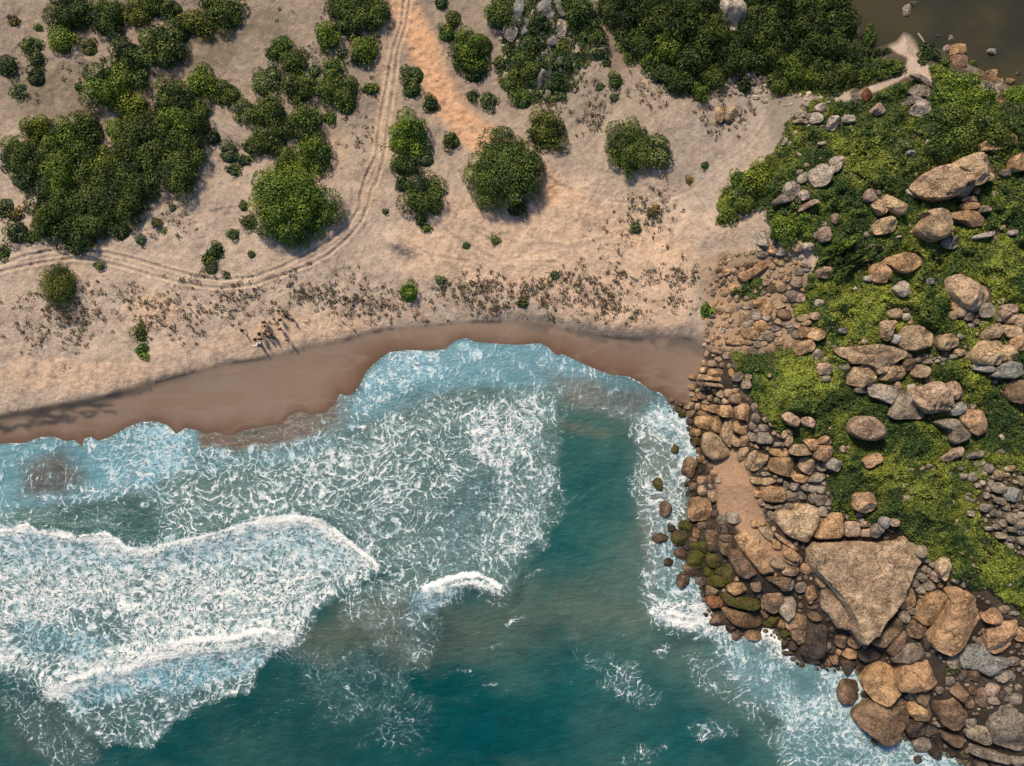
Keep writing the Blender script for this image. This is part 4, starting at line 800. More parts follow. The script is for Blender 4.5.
def chaikin(p, k=.22, it=1):
    p = np.asarray(p, float)
    for _ in range(it):
        q_ = np.roll(p, -1, 0); p = np.stack([p*(1-k)+q_*k, p*k+q_*(1-k)], 1).reshape(-1, 2)
    return p
def resample(p, n):
    q_ = np.roll(p, -1, 0); L = np.hypot(*(q_-p).T); c = np.concatenate([[0], np.cumsum(L)]); t = np.linspace(0, c[-1], n, endpoint=False)
    pp = np.vstack([p, p[:1]]); return np.stack([np.interp(t, c, pp[:, 0]), np.interp(t, c, pp[:, 1])], 1)
def wob(P, f, seed):
    r = np.random.default_rng(seed); o = np.zeros(len(P))
    for k in range(9):
        d = r.normal(size=3)*f*(1+.35*k); o += np.sin(P@d+r.uniform(0, 6.28))/(1+.45*k)
    return o/3
def rock_geom(r_, seed):
    big = r_.get('big'); r = r_['r']*S
    n = 12 if r_['r'] < 3 else (20 if r_['r'] < 7 else (36 if r_['r'] < 16 else 64))
    m = 4 if r_['r'] < 3 else (6 if r_['r'] < 7 else (10 if r_['r'] < 16 else 18))
    p = resample(chaikin(r_.get('p2', r_['p']), .12, 2 if r_['traced'] else 1), n)
    rg = np.random.default_rng(seed)
    hh = min(r*rg.uniform(.85, 1.15), 2.3 if not big else 2.6)*r_['h']
    if r > 1.5 and not big: hh = max(hh, 1.1*r_['h'])
    z0 = float(np.mean(samp(h, p[:, 0], p[:, 1])))
    if r_['h'] < .65: z0 += .16
    z0 += .55*float(green_m[int(np.clip(r_['y']-Y0,0,NY-1)), int(np.clip(r_['x']-X0,0,NX-1))])*min(1, r_['r']/6)
    if sea_s[int(np.clip(r_['y']-Y0,0,NY-1)), int(np.clip(r_['x']-X0,0,NX-1))] > 0: z0 = max(z0, -.35)
    if r_['x'] > 850 and r_['y'] < 90 and z0 < POND_Z: z0 = POND_Z-.15
    x, y = W(p[:, 0], p[:, 1], z0+hh*.35); O = np.stack([x, y], 1); c = O.mean(0); rel = O-c
    e = rg.uniform(3.4, 5.5) if r_['r'] > 4 else 3.6
    if big or r_['h'] < .7: e = 4.2
    th = np.concatenate([np.radians([-55, -20]), np.radians(np.linspace(6, 84, m))])
    s = np.cos(th)**(2/e); zz = np.sign(th)*np.abs(np.sin(th))**(2/e)
    if big: 
        fr_ = np.linspace(.93, .06, 14); th2 = fr_; s = np.concatenate([s[:6], fr_]); zz = np.concatenate([zz[:6], np.full(14, 1.0)*.97+.03*(1-fr_)])
        s = np.maximum.accumulate(s[::-1])[::-1] if False else s
    V = np.concatenate([(rel[None]*s[:, None, None]).reshape(-1, 2), [[0, 0]]]); Z = np.concatenate([np.repeat(zz, n), [1.0]])
    Z = Z.copy(); U = V/r
    az = rg.uniform(0, 6.28); tl = rg.uniform(.05, .28) if r_['h'] >= .65 else .05
    top = Z > 0
    Z = np.where(top, Z*(1+tl*(U@np.array([cos(az), sin(az)]))), Z)
    nf = 0 if (r_['r'] < 2 or r_['h'] < .65) else int(rg.integers(3, 6 if r_['r'] < 8 else 8))
    if not big:
        for k in range(nf):
            a_ = rg.uniform(0, 6.28); lim = rg.uniform(.72, 1.1)-rg.uniform(.3, 1.0)*(U@np.array([cos(a_), sin(a_)]))
            Z = np.where(top, np.minimum(Z, np.maximum(lim, .12)), Z)
    P3 = np.concatenate([V, (Z*hh)[:, None]], 1)
    amp = (.055 if r_['t'] != 'c' else .17)*min(r, 1.6)*(1 if r_['r'] > 2.5 else .6)
    w1 = wob(P3, 2.2/max(min(r, 1.5), .3), seed+1); w2 = wob(P3, 6.5/max(min(r, 1.5), .4), seed+2)
    P3[:, 2] += top*(w1*amp*1.3+w2*amp*.5)
    P3[:, :2] *= (1+(w2*.03+w1*.035))[:, None]
    if big: P3[:, 2] += top*(.34*wob(P3, .55, 77)+.22*np.abs(wob(P3*np.array([1,2.2,1]), 1.1, 78))+.10*wob(P3*np.array([1.5,3,1]), 2.2, 79)-.25*np.maximum(0, U@np.array([.5,-.7])))
    nr = len(s); F = []
    i = np.arange(n); j = (i+1) % n
    for k in range(nr-1): F.append(np.stack([k*n+i, k*n+j, (k+1)*n+j, (k+1)*n+i], 1))
    F = np.concatenate(F); T = np.stack([(nr-1)*n+i, (nr-1)*n+j, np.full(n, nr*n)], 1)
    ar = np.sum(rel[:, 0]*np.roll(rel[:, 1], -1)-rel[:, 1]*np.roll(rel[:, 0], -1))
    if ar < 0: F = F[:, ::-1]; T = T[:, ::-1]
    base, mo, _ = TY[r_['t']]
    jit = rg.normal(1, .10)*np.array([1+rg.normal(0, .012), 1, 1+rg.normal(0, .04)])
    cc_ = np.array(base)*jit
    # wet foot of rocks standing in the sea
    colv = np.tile(np.append(np.clip(cc_, .02, .7), 1-mo*rg.uniform(.8, 1)), (len(P3), 1))
    dsea = samp(sea_s, p[:, 0], p[:, 1]).mean()
    if dsea > -14:
        wetf = smooth(.75, .1, P3[:, 2]+z0)[:, None]*.65; colv[:, :3] = colv[:, :3]*(1-wetf)+np.array([.05, .038, .03])*wetf
    return P3, F, T, colv, (c[0], c[1], z0-.02*r)
LM = [("huge flat brown slab",862,590),("sand patch among the rocks",738,500),("biggest oval orange boulder",955,615),("corner grey boulder",1003,725),("wet sand",700,370),("square tan block",700,508),
      ("grey green boulder",742,600),("mossy green boulders",705,565),("stacked pair of boulders",885,692),("broad light tan outcrop",865,358),("broad cracked boulder",932,395),("craggy boulder in the scrub",866,428),
      ("round bright orange boulder",866,503),("blue grey oval boulder",1014,495),("split tan boulder",995,352),("largest speckled boulder",940,180),("large pale pink boulder",820,176),("small green patch",750,292),
      ("two long tan ledges",715,380),("lagoon shore boulder",992,76),("sandy track by the lagoon",905,60),("pale dome in the woods",731,14),("split blue white slab",544,8),("three stones on open sand",728,113),
      ("triangular pink boulder",879,109),("big brown oval boulder",952,712),("wide tan boulder",785,467),("lone bush by the rocks",707,311),("large craggy boulder right",972,298),("second orange oval boulder",1002,635),("grassy ridges",855,255),("pebbles at the right edge",1005,520)]
def relate(x, y, kinds=LM, skip=None):
    best = sorted(kinds, key=lambda l: math.hypot(l[1]-x, l[2]-y))
    for l in best:
        d = math.hypot(l[1]-x, l[2]-y)
        if d < 4: continue
        a = math.degrees(math.atan2(y-l[2], x-l[1])) % 360
        w_ = ['right of', 'below right of', 'below', 'below left of', 'left of', 'above left of', 'above', 'above right of'][int(((a+22.5) % 360)//45)]
        return f"{w_} the {l[0]}"
ORD = ['', 'second', 'third', 'fourth', 'fifth', 'sixth', 'seventh', 'eighth', 'ninth', 'tenth', 'eleventh', 'twelfth', 'thirteenth', 'fourteenth', 'fifteenth', 'sixteenth', 'seventeenth', 'eighteenth']
def unique_labels(items):
    """items: list of [label, x, y]; those that share a label are told apart by their order in the picture"""
    g = {}
    for it in items: g.setdefault(it[0], []).append(it)
    for lab, L in g.items():
        if len(L) == 1: continue
        xr = max(i[1] for i in L)-min(i[1] for i in L); yr = max(i[2] for i in L)-min(i[2] for i in L)
        L.sort(key=lambda i: i[1] if xr >= yr else i[2])
        a_, b_ = ('leftmost', 'rightmost') if xr >= yr else ('topmost', 'lowest')
        c_ = 'from the left' if xr >= yr else 'from the top'
        for k, it in enumerate(L):
            it[0] = (lab.split(' ', 1)[1] if len(lab.split()) > 12 and lab.split()[0] in ('small', 'large') else lab)+', '+(a_ if k == 0 else b_ if k == len(L)-1 else f"{ORD[min(k,17)]} {c_}")
RK.sort(key=lambda r_: -r_['A']*(1.0 if not r_.get('fill') else .6)-(1e6 if r_['lab'] else 0))
inview = [r_ for r_ in RK if -5 < r_['x'] < 1029 and -5 < r_['y'] < 771]
single = inview[:285]; ids = {id(r_) for r_ in single}; rest = [r_ for r_ in RK if id(r_) not in ids]
auto = []
for r_ in single:
    if not r_['lab']:
        sz_ = 'small' if r_['r'] < 4.2 else ('' if r_['r'] < 6.5 else 'large')
        xs = [p[0] for p in r_['p']]; ys = [p[1] for p in r_['p']]
        pts = np.array(r_['p'])-[r_['x'], r_['y']]; ev = np.sqrt(np.abs(np.linalg.eigvalsh(np.cov(pts.T)))); el = ev[1]/max(ev[0], .1)
        shp = 'long ' if el > 1.75 else ('round ' if el < 1.2 else '')
        r_['auto'] = [(f"{sz_} {shp}{TY[r_['t']][2]} rock {relate(r_['x'], r_['y'])}").strip().replace('  ', ' '), r_['x'], r_['y']]; auto.append(r_['auto'])
unique_labels(auto)
for k, r_ in enumerate(single):
    P3, F, T, cv, loc = rock_geom(r_, 100+k)
    nm = 'boulder' if r_['r'] > 6.5 else 'rock'
    me = mesh_np(nm, P3, [F, T], ROCKM, cv); 
    try: me.set_sharp_from_angle(angle=R(48))
    except Exception: pass
    o = link(nm, me, loc=loc)
    tag(o, r_['lab'] or r_['auto'][0], nm, 'boulders of the rocky shore' if nm == 'boulder' else 'rocks of the rocky shore')
Vs, Fs, Ts, Cs, off = [], [], [], [], 0
for k, r_ in enumerate(rest):
    P3, F, T, cv, loc = rock_geom(r_, 5000+k); Vs.append(P3+np.array(loc)); Fs.append(F+off); Ts.append(T+off); Cs.append(cv); off += len(P3)
tag(link('rubble', mesh_np('rubble', np.concatenate(Vs), [np.concatenate(Fs), np.concatenate(Ts)], ROCKM, np.concatenate(Cs))), 'loose rubble and pebbles filling the gaps between the boulders', 'rubble', kind='stuff')
print('ROCKS', len(RK), 'single', len(single), 'rest', len(rest))

# ------------------------------------------------------------------ vegetation
def leaf_material():
    m, nt, b = mat('leaves', .6)
    c = attr(nt, 'Col'); oi = nt.nodes.new('ShaderNodeObjectInfo')
    out = mixc(nt, 1., c.outputs['Color'], oi.outputs['Color'], 'MULTIPLY')
    nt.links.new(out, b.inputs['Base Color']); b.inputs['Specular IOR Level'].default_value = .25
    return m
LEAFM = leaf_material()
mb, nt_, b_ = mat('bark', .9); nt_.links.new(mixc(nt_, noise(nt_, nt_.nodes.new('ShaderNodeTexCoord').outputs['Object'], 6).outputs[0], (.10,.075,.055), (.24,.2,.16)), b_.inputs['Base Color']); BARK = mb
G2 = np.array([.155,.215,.038]); G3 = np.array([.022,.056,.017])
def leaves(pos, nrm, size, colr, rg, tilt=.7):
    n = len(pos); nn = nrm+rg.normal(size=(n, 3))*tilt*.75; nn /= np.linalg.norm(nn, axis=1, keepdims=True)
    t = np.cross(nn, rg.normal(size=(n, 3))); t /= np.linalg.norm(t, axis=1, keepdims=True)+1e-6; b2 = np.cross(nn, t)
    s = (size*rg.uniform(.6, 1.3, n))[:, None]
    a = t*s*.5; c = b2*s*.36
    V = np.stack([pos-a, pos-c+a*.1+nn*s*.06, pos+a, pos+c+a*.1+nn*s*.06], 1).reshape(-1, 3)
    F = (np.arange(n)*4)[:, None]+np.arange(4)
    return V, F, np.repeat(colr, 4, 0)
def leaf_cols(n, rg, bias=None, spread=1.):
    u = rg.random(n)**1.3 if bias is None else np.clip(bias+rg.normal(0, .18, n), 0, 1)
    c = G3*(1-u[:, None])+G2*u[:, None]
    return c*np.clip(rg.normal(1, .22*spread, n), .45, 1.6)[:, None]
def crown_mesh(Rc, seed, flat=.72, leaf=.30, dens=4.0, loose=0.):
    rg = np.random.default_rng(seed)
    nl = max(5, int(2.6*(Rc/.85)**2)); nl = min(nl, 70)
    P, N, B = [], [], []
    lr0 = min(.42*Rc, .55+.13*Rc)
    for k in range(nl):
        a = k*2.39996+rg.uniform(-.3, .3); q_ = math.sqrt((k+.5)/nl)
        rr = q_*(Rc-lr0*.55); zc = Rc*flat*math.sqrt(max(0, 1-(q_*.98)**2))*.78+rg.uniform(-.2, .2)*min(Rc, 2.5)
        lr = lr0*rg.uniform(.55, 1.35); rr *= rg.uniform(.88, 1.10)
        if k > 4 and rg.random() < .13: continue
        cc_ = np.array([rr*cos(a), rr*sin(a), max(zc-.1, lr*.25)])
        n = int(dens*2.6*lr*lr/(leaf*leaf)*1.6)
        d = rg.normal(size=(n, 3)); d[:, 2] = np.abs(d[:, 2])*1.0-.25; d /= np.linalg.norm(d, axis=1, keepdims=True)
        rad = lr*(1-np.abs(rg.normal(0, .13, n))+loose*rg.random(n))
        P.append(cc_+d*rad[:, None]*np.array([1, 1, .85])); N.append(d); B.append(np.full(n, rg.uniform(.0, .95)))
    P = np.concatenate(P); N = np.concatenate(N); B = np.concatenate(B)
    P[:, 2] = np.maximum(P[:, 2], .03)
    V, F, Cc = leaves(P, N, leaf, leaf_cols(len(P), rg, B), rg, .5)
    # twiggy core so that the crown is not hollow
    nu, nv = 16, 7; cv = []
    for j in range(nv):
        ph = j/(nv-1)*pi/2
        for i in range(nu):
            a = 2*pi*i/nu; k = .74*(1+rg.normal(0, .05)); cv.append((Rc*k*cos(ph)*cos(a), Rc*k*cos(ph)*sin(a), Rc*flat*.80*k*sin(ph)+.02))
    cv = np.array(cv); cf = []
    for j in range(nv-1):
        for i in range(nu): cf.append((j*nu+i, j*nu+(i+1) % nu, (j+1)*nu+(i+1) % nu, (j+1)*nu+i))
    cf = np.array(cf)+len(V)
    return mesh_np('crown', np.concatenate([V, cv]), np.concatenate([F, cf]), LEAFM, np.concatenate([Cc, np.tile(G3*.9, (len(cv), 1))]), sm=False)
def stem_mesh(Rc, seed):
    rg = np.random.default_rng(seed); V, F = [], []
    for k in range(5):
        a = k*1.256+rg.uniform(-.3, .3); e = np.array([cos(a)*Rc*.5, sin(a)*Rc*.5, Rc*.55]); s0 = np.array([cos(a)*.04, sin(a)*.04, -.1]); r0 = .05*Rc+.02
        for t in (0, .5, 1.):
            c = s0*(1-t)+e*t+np.array([0, 0, .12*Rc*sin(t*pi)]); r1 = r0*(1-.7*t)
            for i in range(6): V.append(c+np.array([cos(i*pi/3)*r1, sin(i*pi/3)*r1, 0]))
        b0 = k*18
        for t in range(2):
            for i in range(6): F.append((b0+t*6+i, b0+t*6+(i+1) % 6, b0+t*6+6+(i+1) % 6, b0+t*6+6+i))
    return mesh_np('stem', np.array(V), np.array(F), BARK)
CLS = {}
def crown_for(rm, kind, k):
    key = min((.45, .7, 1.0, 1.4, 1.9, 2.6, 3.4, 4.6), key=lambda c: abs(math.log(c/rm)))
    kk = (key, kind, k % (2 if key < 2 else 2))
    if kk not in CLS:
        fl, lf, dn, lo = {'n': (.58, .21, 3.0, .0), 's': (.5, .15, 2.4, .45), 'c': (.55, .3, 3., .05)}[kind]
        CLS[kk] = (crown_mesh(key, int(key*100)+k*7+ord(kind), fl, lf if key > .6 else lf*.7, dn, lo), stem_mesh(key, int(key*10)+k))
    return key, *CLS[kk]
TONE = {'n': (1, 1, 1), 'd': (.62, .72, .8), 'b': (1.45, 1.5, 1.0), 'y': (1.75, 1.5, .9), 'o': (1.35, 1.1, 1.0), 'g': (1.5, 1.3, 2.3), 'r': (2.3, 1.15, 1.6), 'v': (1.6, 1.75, .9)}
WORD = {'n': 'green', 'd': 'dark green', 'b': 'bright green', 'y': 'yellow green', 'o': 'olive', 'g': 'greyish', 'r': 'dry brown', 'v': 'vivid green'}
SH = []
def sh(s, dt='n', kind='n', grp='shrubs on the dunes'):
    for it in s.split(';'):
        it = it.strip()
        if not it: continue
        f = it.split(','); t = dt
        if f[-1].strip().isalpha(): t = f.pop().strip()
        v = [float(x) for x in f]; x, y, r = v[:3]; ry = v[3] if len(v) > 3 else r; a = v[4] if len(v) > 4 else 0
        SH.append([x, y, r, ry, a, t, kind, grp])
sh('''60,39,15,b;31,46,13;2,63,13;35,58,10,g;34,76,11,d;17,90,10,g;38,27,5;12,20,7,r;67,8,20,d;84,14,12,d;105,15,20,n;135,12,15,o;150,3,14;170,8,12;196,22,20,13,10,o;160,45,23,n;178,30,13,d;127,55,18,d;107,83,24,b;132,75,16,n;224,12,18,n;210,2,12,d;88,48,10,o;78,86,6;
132,107,16,y;170,98,20,n;200,82,16,b;225,93,14,n;190,113,20,n;140,138,27,n;175,126,20,b;185,148,20,n;175,172,22,n;212,136,9,d;118,130,14,b;35,128,15,y;15,155,20,n;62,140,20,b;83,126,17,n;76,155,22,n;55,180,20,b;93,180,20,n;100,160,17,y;116,165,22,n;140,176,24,d;150,155,18,n;30,165,14,d;48,158,14,n;20,178,13,g;
245,112,14,g;228,152,12,g;234,170,10,8,-35;243,160,9,7,-30;250,146,9;50,204,24,n;88,207,28,n;125,200,22,n;75,228,24,d;45,225,14,n;102,222,14,d;120,231,11,d;139,239,6.5,g;3,252,9,n;15,232,13,g;4,207,12,n;30,237,8;15,215,9,r;
207,259,9,o;215,251,9,d;243,205,6.5,y;233,234,7,g;251,254,5;250,221,10,o;226,275,4.5,g;98,265,6,g;155,222,6,r;163,230,5,g;172,207,5,g''')
sh('57,285,17,21;57,275,11,12,o;140,333,8,12,0,o;210,268,8,g', 'o', 's')
sh('141,351,9,8,0,v;408,292,11.5,11,0,v;707,311,7.5,9,0,v;523,302,7,o')
sh('''339,5,15,d;361,10,20,n;376,12,15,n;343,23,12;352,30,9,g;327,35,14,b;364,48,14,b;357,56,9,d;281,43,12,b;273,52,10;293,62,14;271,75,13,g;263,83,14,g;298,86,18,n;331,70,13,b;314,70,8,g;326,88,14,n;344,90,15,n;346,104,12,b;370,88,10,7,0,y;268,110,17,n;281,128,14;261,140,14,n;306,118,16,n;329,117,8,b;306,140,12,n;313,155,20,b;286,160,14,n;276,143,12;341,52,7,g;
413,75,13,n;411,88,11,n;431,103,9,d;446,33,10,b;453,16,10,o;469,50,20,b;483,43,12,n;474,72,12,d;472,95,7,d;489,100,11,g;500,12,17,n;441,1,8,d;478,60,12,n;461,40,10;
409,135,21,v;405,163,15,d;424,157,11,g;451,140,10,n;424,194,22,n;421,220,7,d;426,227,6;385,211,4,g;402,183,9,n;
505,168,37,36,0,n;516,207,11,n;546,130,21,19,20,o;630,146,23,27,0,n;655,152,20,17,0,g;
530,42,13,n;525,66,15,n;522,97,13,b;562,45,8,y;552,83,12,d;540,22,12,d;580,10,17,d;594,33,14,d;597,50,12,g;607,62,6,d;616,80,9,n;614,97,6,g;510,82,10,y;500,62,8,o;533,80,10,b;550,60,10,g;566,62,8,d;600,86,6,g;560,95,8,g;
636,228,7,g;495,240,6,g;466,245,5,g;654,212,7,r;705,165,5,g;690,180,5,r;555,275,6,g;440,280,6,g''')
sh('290,205,42,37,10,b')
sh('''625,10,20,d;650,25,20,n;642,46,14,d;650,60,12,b;680,20,22,n;670,45,18,b;690,60,18,d;710,36,20,n;702,10,20,n;730,55,20,d;715,78,14;685,80,13,n;760,30,22,n;750,60,18,d;780,52,22,n;775,12,22,d;800,70,20,b;800,20,22,n;825,40,22,d;820,76,17,n;845,22,16,d;780,82,14,n;838,5,16,n;701,92,10,v;660,75,9,n;660,5,14,d;740,2,12,d;840,80,17,n;856,60,12,d;745,84,9,d''', 'n', 'n', 'trees of the dark wood')
sh('871,38,8,14,20,v;858,82,12,8,-10;875,76,14,9,-12;893,70,14,9,-12;902,91,14,8,-20;888,98,10,8,-20;934,58,13,d;926,48,9,d;945,68,9;973,63,4,v;1018,98,14,v;862,52,11,d;876,54,8,d;888,52,6,d;922,62,5,d;1022,82,8,b', 'b', 'n', 'trees of the dark wood')
sh('955,90,16,b;975,108,20,b;952,118,16,n;985,130,18,n;962,143,18,n;938,150,14,d;1000,142,14,n;945,102,12,b;935,130,11,n;975,80,10,b;1003,118,10,n;990,97,10,b', 'b', 'n', 'trees on the headland')
sh('760,178,17,y;745,198,15,n;730,212,12,b;780,186,12,n;742,180,12,b;724,218,8,y;787,228,17,b;775,215,9,n;803,218,12,b;798,205,9,n;895,135,13,n;905,148,10,g;870,125,11,n;740,292,9,6,0,n;752,287,9,n;762,283,6,b;953,668,8,7,0,n;900,215,8,v;915,220,7', 'n', 'n', 'shrubs on the headland')
sh('838,250,26,6,-32,b;858,262,28,6,-30,n;845,262,22,5,-30,d;870,248,14,5,-35,n', 'n', 'n', 'grassy ridges on the headland')
VLM = [("tyre tracks",200,270),("footpath at the top",430,50),("large round bush on the dune",290,205),("big bush at the fork",505,168),("half dry bush",642,147),("spiky bush by the tracks",57,283),("blue white slabs",540,15),
       ("top left corner",0,0),("left edge of the photo",0,150),("pale dome in the woods",731,14),("lagoon",900,20),("sandy track by the lagoon",900,75),("people on the beach",268,332),("stones on open sand",728,113),("lagoon shore boulder",992,76),
       ("largest speckled boulder",940,180),("large pale pink boulder",820,176),("triangular pink boulder",879,109),("rubble slope",760,310),("bright round bush below tracks",408,292),("thicket's dark middle",140,140),("sandy clearing top left",65,95),("bare gap in the shrubs",240,60),("bright tree by the path",409,135)]
mk = lambda r: 'small' if r < 9 else ('' if r < 16 else 'large')
SPEC = {(290,205): 'large round bright green bush standing alone beside the curve of the tyre tracks', (505,168): 'large round dark topped bush where the two sandy paths meet', (630,146): 'cone shaped green bush, left half of the half dry clump on open sand',
        (655,152): 'grey dry bush, right half of the half dry clump on open sand', (57,285): 'spiky olive brown bush alone below the tyre tracks at the left', (408,292): 'small vivid green round bush alone on the sand above the beach',
        (141,351): 'tiny vivid green bush close to the beach at the left', (707,311): 'small vivid green bush alone on sand beside the rubble slope', (545,131): 'oval olive bush right of the big bush at the fork', (409,135): 'rounded bush of large pale leaves left of the footpath',
        (871,38): 'slim vivid green tree leaning over the lagoon edge', (1018,98): 'vivid green bush at the right edge beside the sandy path', (953,668): 'little green bush growing in the dark rocks at the lower right'}
lab = []
for s_ in SH:
    x, y, r, ry, a, t, k, g = s_
    nmw = 'tree' if 'trees' in g else ('ridge of low shrubs' if 'ridges' in g else 'shrub')
    L = SPEC.get((int(x), int(y)))
    it = [L, x, y] if L else [f"{mk(r)} {WORD[t]} {nmw} {relate(x, y, VLM)}".strip(), x, y]
    lab.append(it)
unique_labels(lab)
for k, (s_, lb) in enumerate(zip(SH, lab)):
    x, y, r, ry, a, t, kind, g = s_; rm = math.sqrt(r*ry)*S
    key, cm, st = crown_for(rm, kind, k); z = float(samp(h, x, y))
    if x > 845 and y < 70: z = max(z, POND_Z)
    nm = 'tree' if 'trees' in g else 'shrub'
    wx_, wy_ = W(x, y, z+rm*.35)
    o = bpy.data.objects.new(nm, None); col.objects.link(o); o.location = (wx_, wy_, z-.05); o.empty_display_size = .3
    zsc = rm/key*random.uniform(.85, 1.1)*(1.25 if nm == 'tree' else 1.0)
    if 'ridges' in g: zsc *= 1.6; z += .35; o.location.z = z
    rot = 0 if abs(r-ry) > 2 else random.uniform(0, 6.28)
    o.rotation_euler = (0, 0, -R(a)+rot) if rot == 0 else (0, 0, rot)
    o.scale = (r*S/key*1.06, ry*S/key*1.06, zsc)
    tag(o, lb[0], nm, g)
    c = link('crown', cm, o); tn = TONE[t]; j = random.uniform(.85, 1.15); j *= .66 if 'dark wood' in g else .86; c.color = (tn[0]*j, tn[1]*j, tn[2]*j, 1)
    if r > 5: link('stem' if nm == 'shrub' else 'trunk', st, o)
# low green mat that covers the headland
rg = np.random.default_rng(42)
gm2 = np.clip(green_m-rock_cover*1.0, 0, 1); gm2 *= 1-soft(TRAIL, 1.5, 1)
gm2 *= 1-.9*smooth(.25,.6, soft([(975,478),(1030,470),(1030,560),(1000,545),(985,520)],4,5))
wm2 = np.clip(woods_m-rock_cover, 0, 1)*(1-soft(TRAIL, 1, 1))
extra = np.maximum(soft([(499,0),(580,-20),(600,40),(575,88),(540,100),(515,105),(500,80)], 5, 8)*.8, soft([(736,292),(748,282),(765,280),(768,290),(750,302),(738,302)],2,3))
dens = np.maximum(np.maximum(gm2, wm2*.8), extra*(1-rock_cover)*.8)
bare = smooth(.62, .70, fnoise(13, 51, 3)); dens = dens*(1-bare*.8)
lump = (fnoise(26, 52, 3)*.9+fnoise(9, 53, 3)*.55-.55)
lump = np.clip(lump, 0, 2)*2.3*blur(np.maximum(gm2, wm2), 3)*(1-np.clip(blur(rock_cover, 4)*1.6, 0, .85))
NL = 330000
cy_, cx_ = np.nonzero(dens > .15); pr = dens[cy_, cx_]; idx = rg.choice(len(cy_), NL, p=pr/pr.sum())
px = cx_[idx]+rg.random(NL)+X0-.5; py = cy_[idx]+rg.random(NL)+Y0-.5
px_ok = (px > -12) & (px < 1060) & (py > -20); px = px[px_ok]; py = py[px_ok]; n = len(px)
hv = samp(lump, px, py); zb = samp(h, px, py)
dzx = (samp(lump, px+2, py)-samp(lump, px-2, py))/(4*S); dzy = -(samp(lump, px, py+2)-samp(lump, px, py-2))/(4*S)
N = np.stack([-dzx, -dzy, np.ones(n)], 1); N /= np.linalg.norm(N, axis=1, keepdims=True)
z = zb+hv*rg.uniform(.75, 1.0, n)+rg.uniform(.03, .22, n)
x, y = W(px, py, z)
pat = samp(fnoise(30, 54, 3), px, py); pat2 = samp(fnoise(7, 55, 2), px, py)
ylw = samp(np.clip(blob(985,590,60,30)+blob(860,320,60,40)+blob(800,380,50,30)+blob(990,260,50,50)+blob(830,215,60,30)+blob(985,500,30,20)*.5, 0, 1), px, py)
bias = np.clip((pat-.5)*2.6+(pat2-.5)*1.3+.38+.22*ylw-.4*samp(wm2, px, py)-.22*smooth(-30,40,140-py), 0, 1)
V, F, Cc = leaves(np.stack([x, y, z], 1), N, .235, leaf_cols(n, rg, bias)*(.92+.25*ylw[:, None]), rg, .9)
gc = tag(link('ground_cover', mesh_np('ground_cover', V, F, LEAFM, Cc, sm=False)), 'low bright green creeping scrub carpeting the rocky headland', 'ground cover', kind='stuff'); gc.color = (1.4, 1.25, 1.2, 1)
# creeping beach plants
bz = np.clip(sum(v*blob(*b) for b, v in [((60,315,60,22,8),.8),((130,300,60,20),.5),((220,300,45,25),1.),((300,288,45,18),1.),((335,300,40,18),.8),((380,300,30,14),.4),((460,290,50,14,-10),.9),((560,290,60,18),1.),((620,285,60,25),.6),((690,280,30,30),.5),((600,310,60,10),.9),((500,310,40,12),.7),((420,310,20,10),.9),((650,210,30,14),.9),((160,215,40,18),.5),((350,130,30,25),.4),((590,125,18,9),.9),((170,330,25,12),.5),((620,240,30,12),.4),((330,50,60,60),.25),((100,100,60,60),.15),((690,130,60,40),.12),((560,100,60,20),.3),((755,335,8,8),.2),((30,350,50,15),.4),((720,115,28,9),.7),((655,205,15,20),.6),((585,90,40,30),.35),((690,95,60,14),.5),((250,280,20,6),.5)]), 0, 1)
bz = bz*up*(1-green_m)*(1-rut)*smooth(10, 16, land)*(.15+.85*smooth(.42,.62,fnoise(20,61,3)))*(1-path1)
cy_, cx_ = np.nonzero(bz > .04); pr = bz[cy_, cx_]; NT = 2100; idx = rg.choice(len(cy_), NT, p=pr/pr.sum())
LV, LF, LC, off = [], [], [], 0
for i in idx:
    cx0, cy0 = cx_[i]+X0+rg.random(), cy_[i]+Y0+rg.random(); n = int(rg.integers(5, 16)); sp = rg.uniform(.7, 1.9)
    qx = cx0+rg.normal(0, sp, n); qy = cy0+rg.normal(0, sp*.9, n)
    z = samp(h, qx, qy)+rg.uniform(.04, .22, n); x, y = W(qx, qy, z)
    bc = np.array([(.085,.078,.055), (.06,.062,.04), (.13,.09,.06), (.10,.11,.05), (.05,.035,.028)][int(rg.choice(5, p=[.35,.25,.2,.1,.1]))])
    V, F, Cc = leaves(np.stack([x, y, z], 1), np.tile([0, 0, 1.], (n, 1)), .20, bc*1.7*np.clip(rg.normal(1, .25, (n, 1)), .4, 1.8), rg, 1.2)
    LV.append(V); LF.append(F+off); LC.append(Cc); off += len(V)
tag(link('creeping_beach_plants', mesh_np('creeping_beach_plants', np.concatenate(LV), np.concatenate(LF), LEAFM, np.concatenate(LC), sm=False)), 'sparse grey green creeping plants speckling the sand above the beach', 'beach plants', kind='stuff')
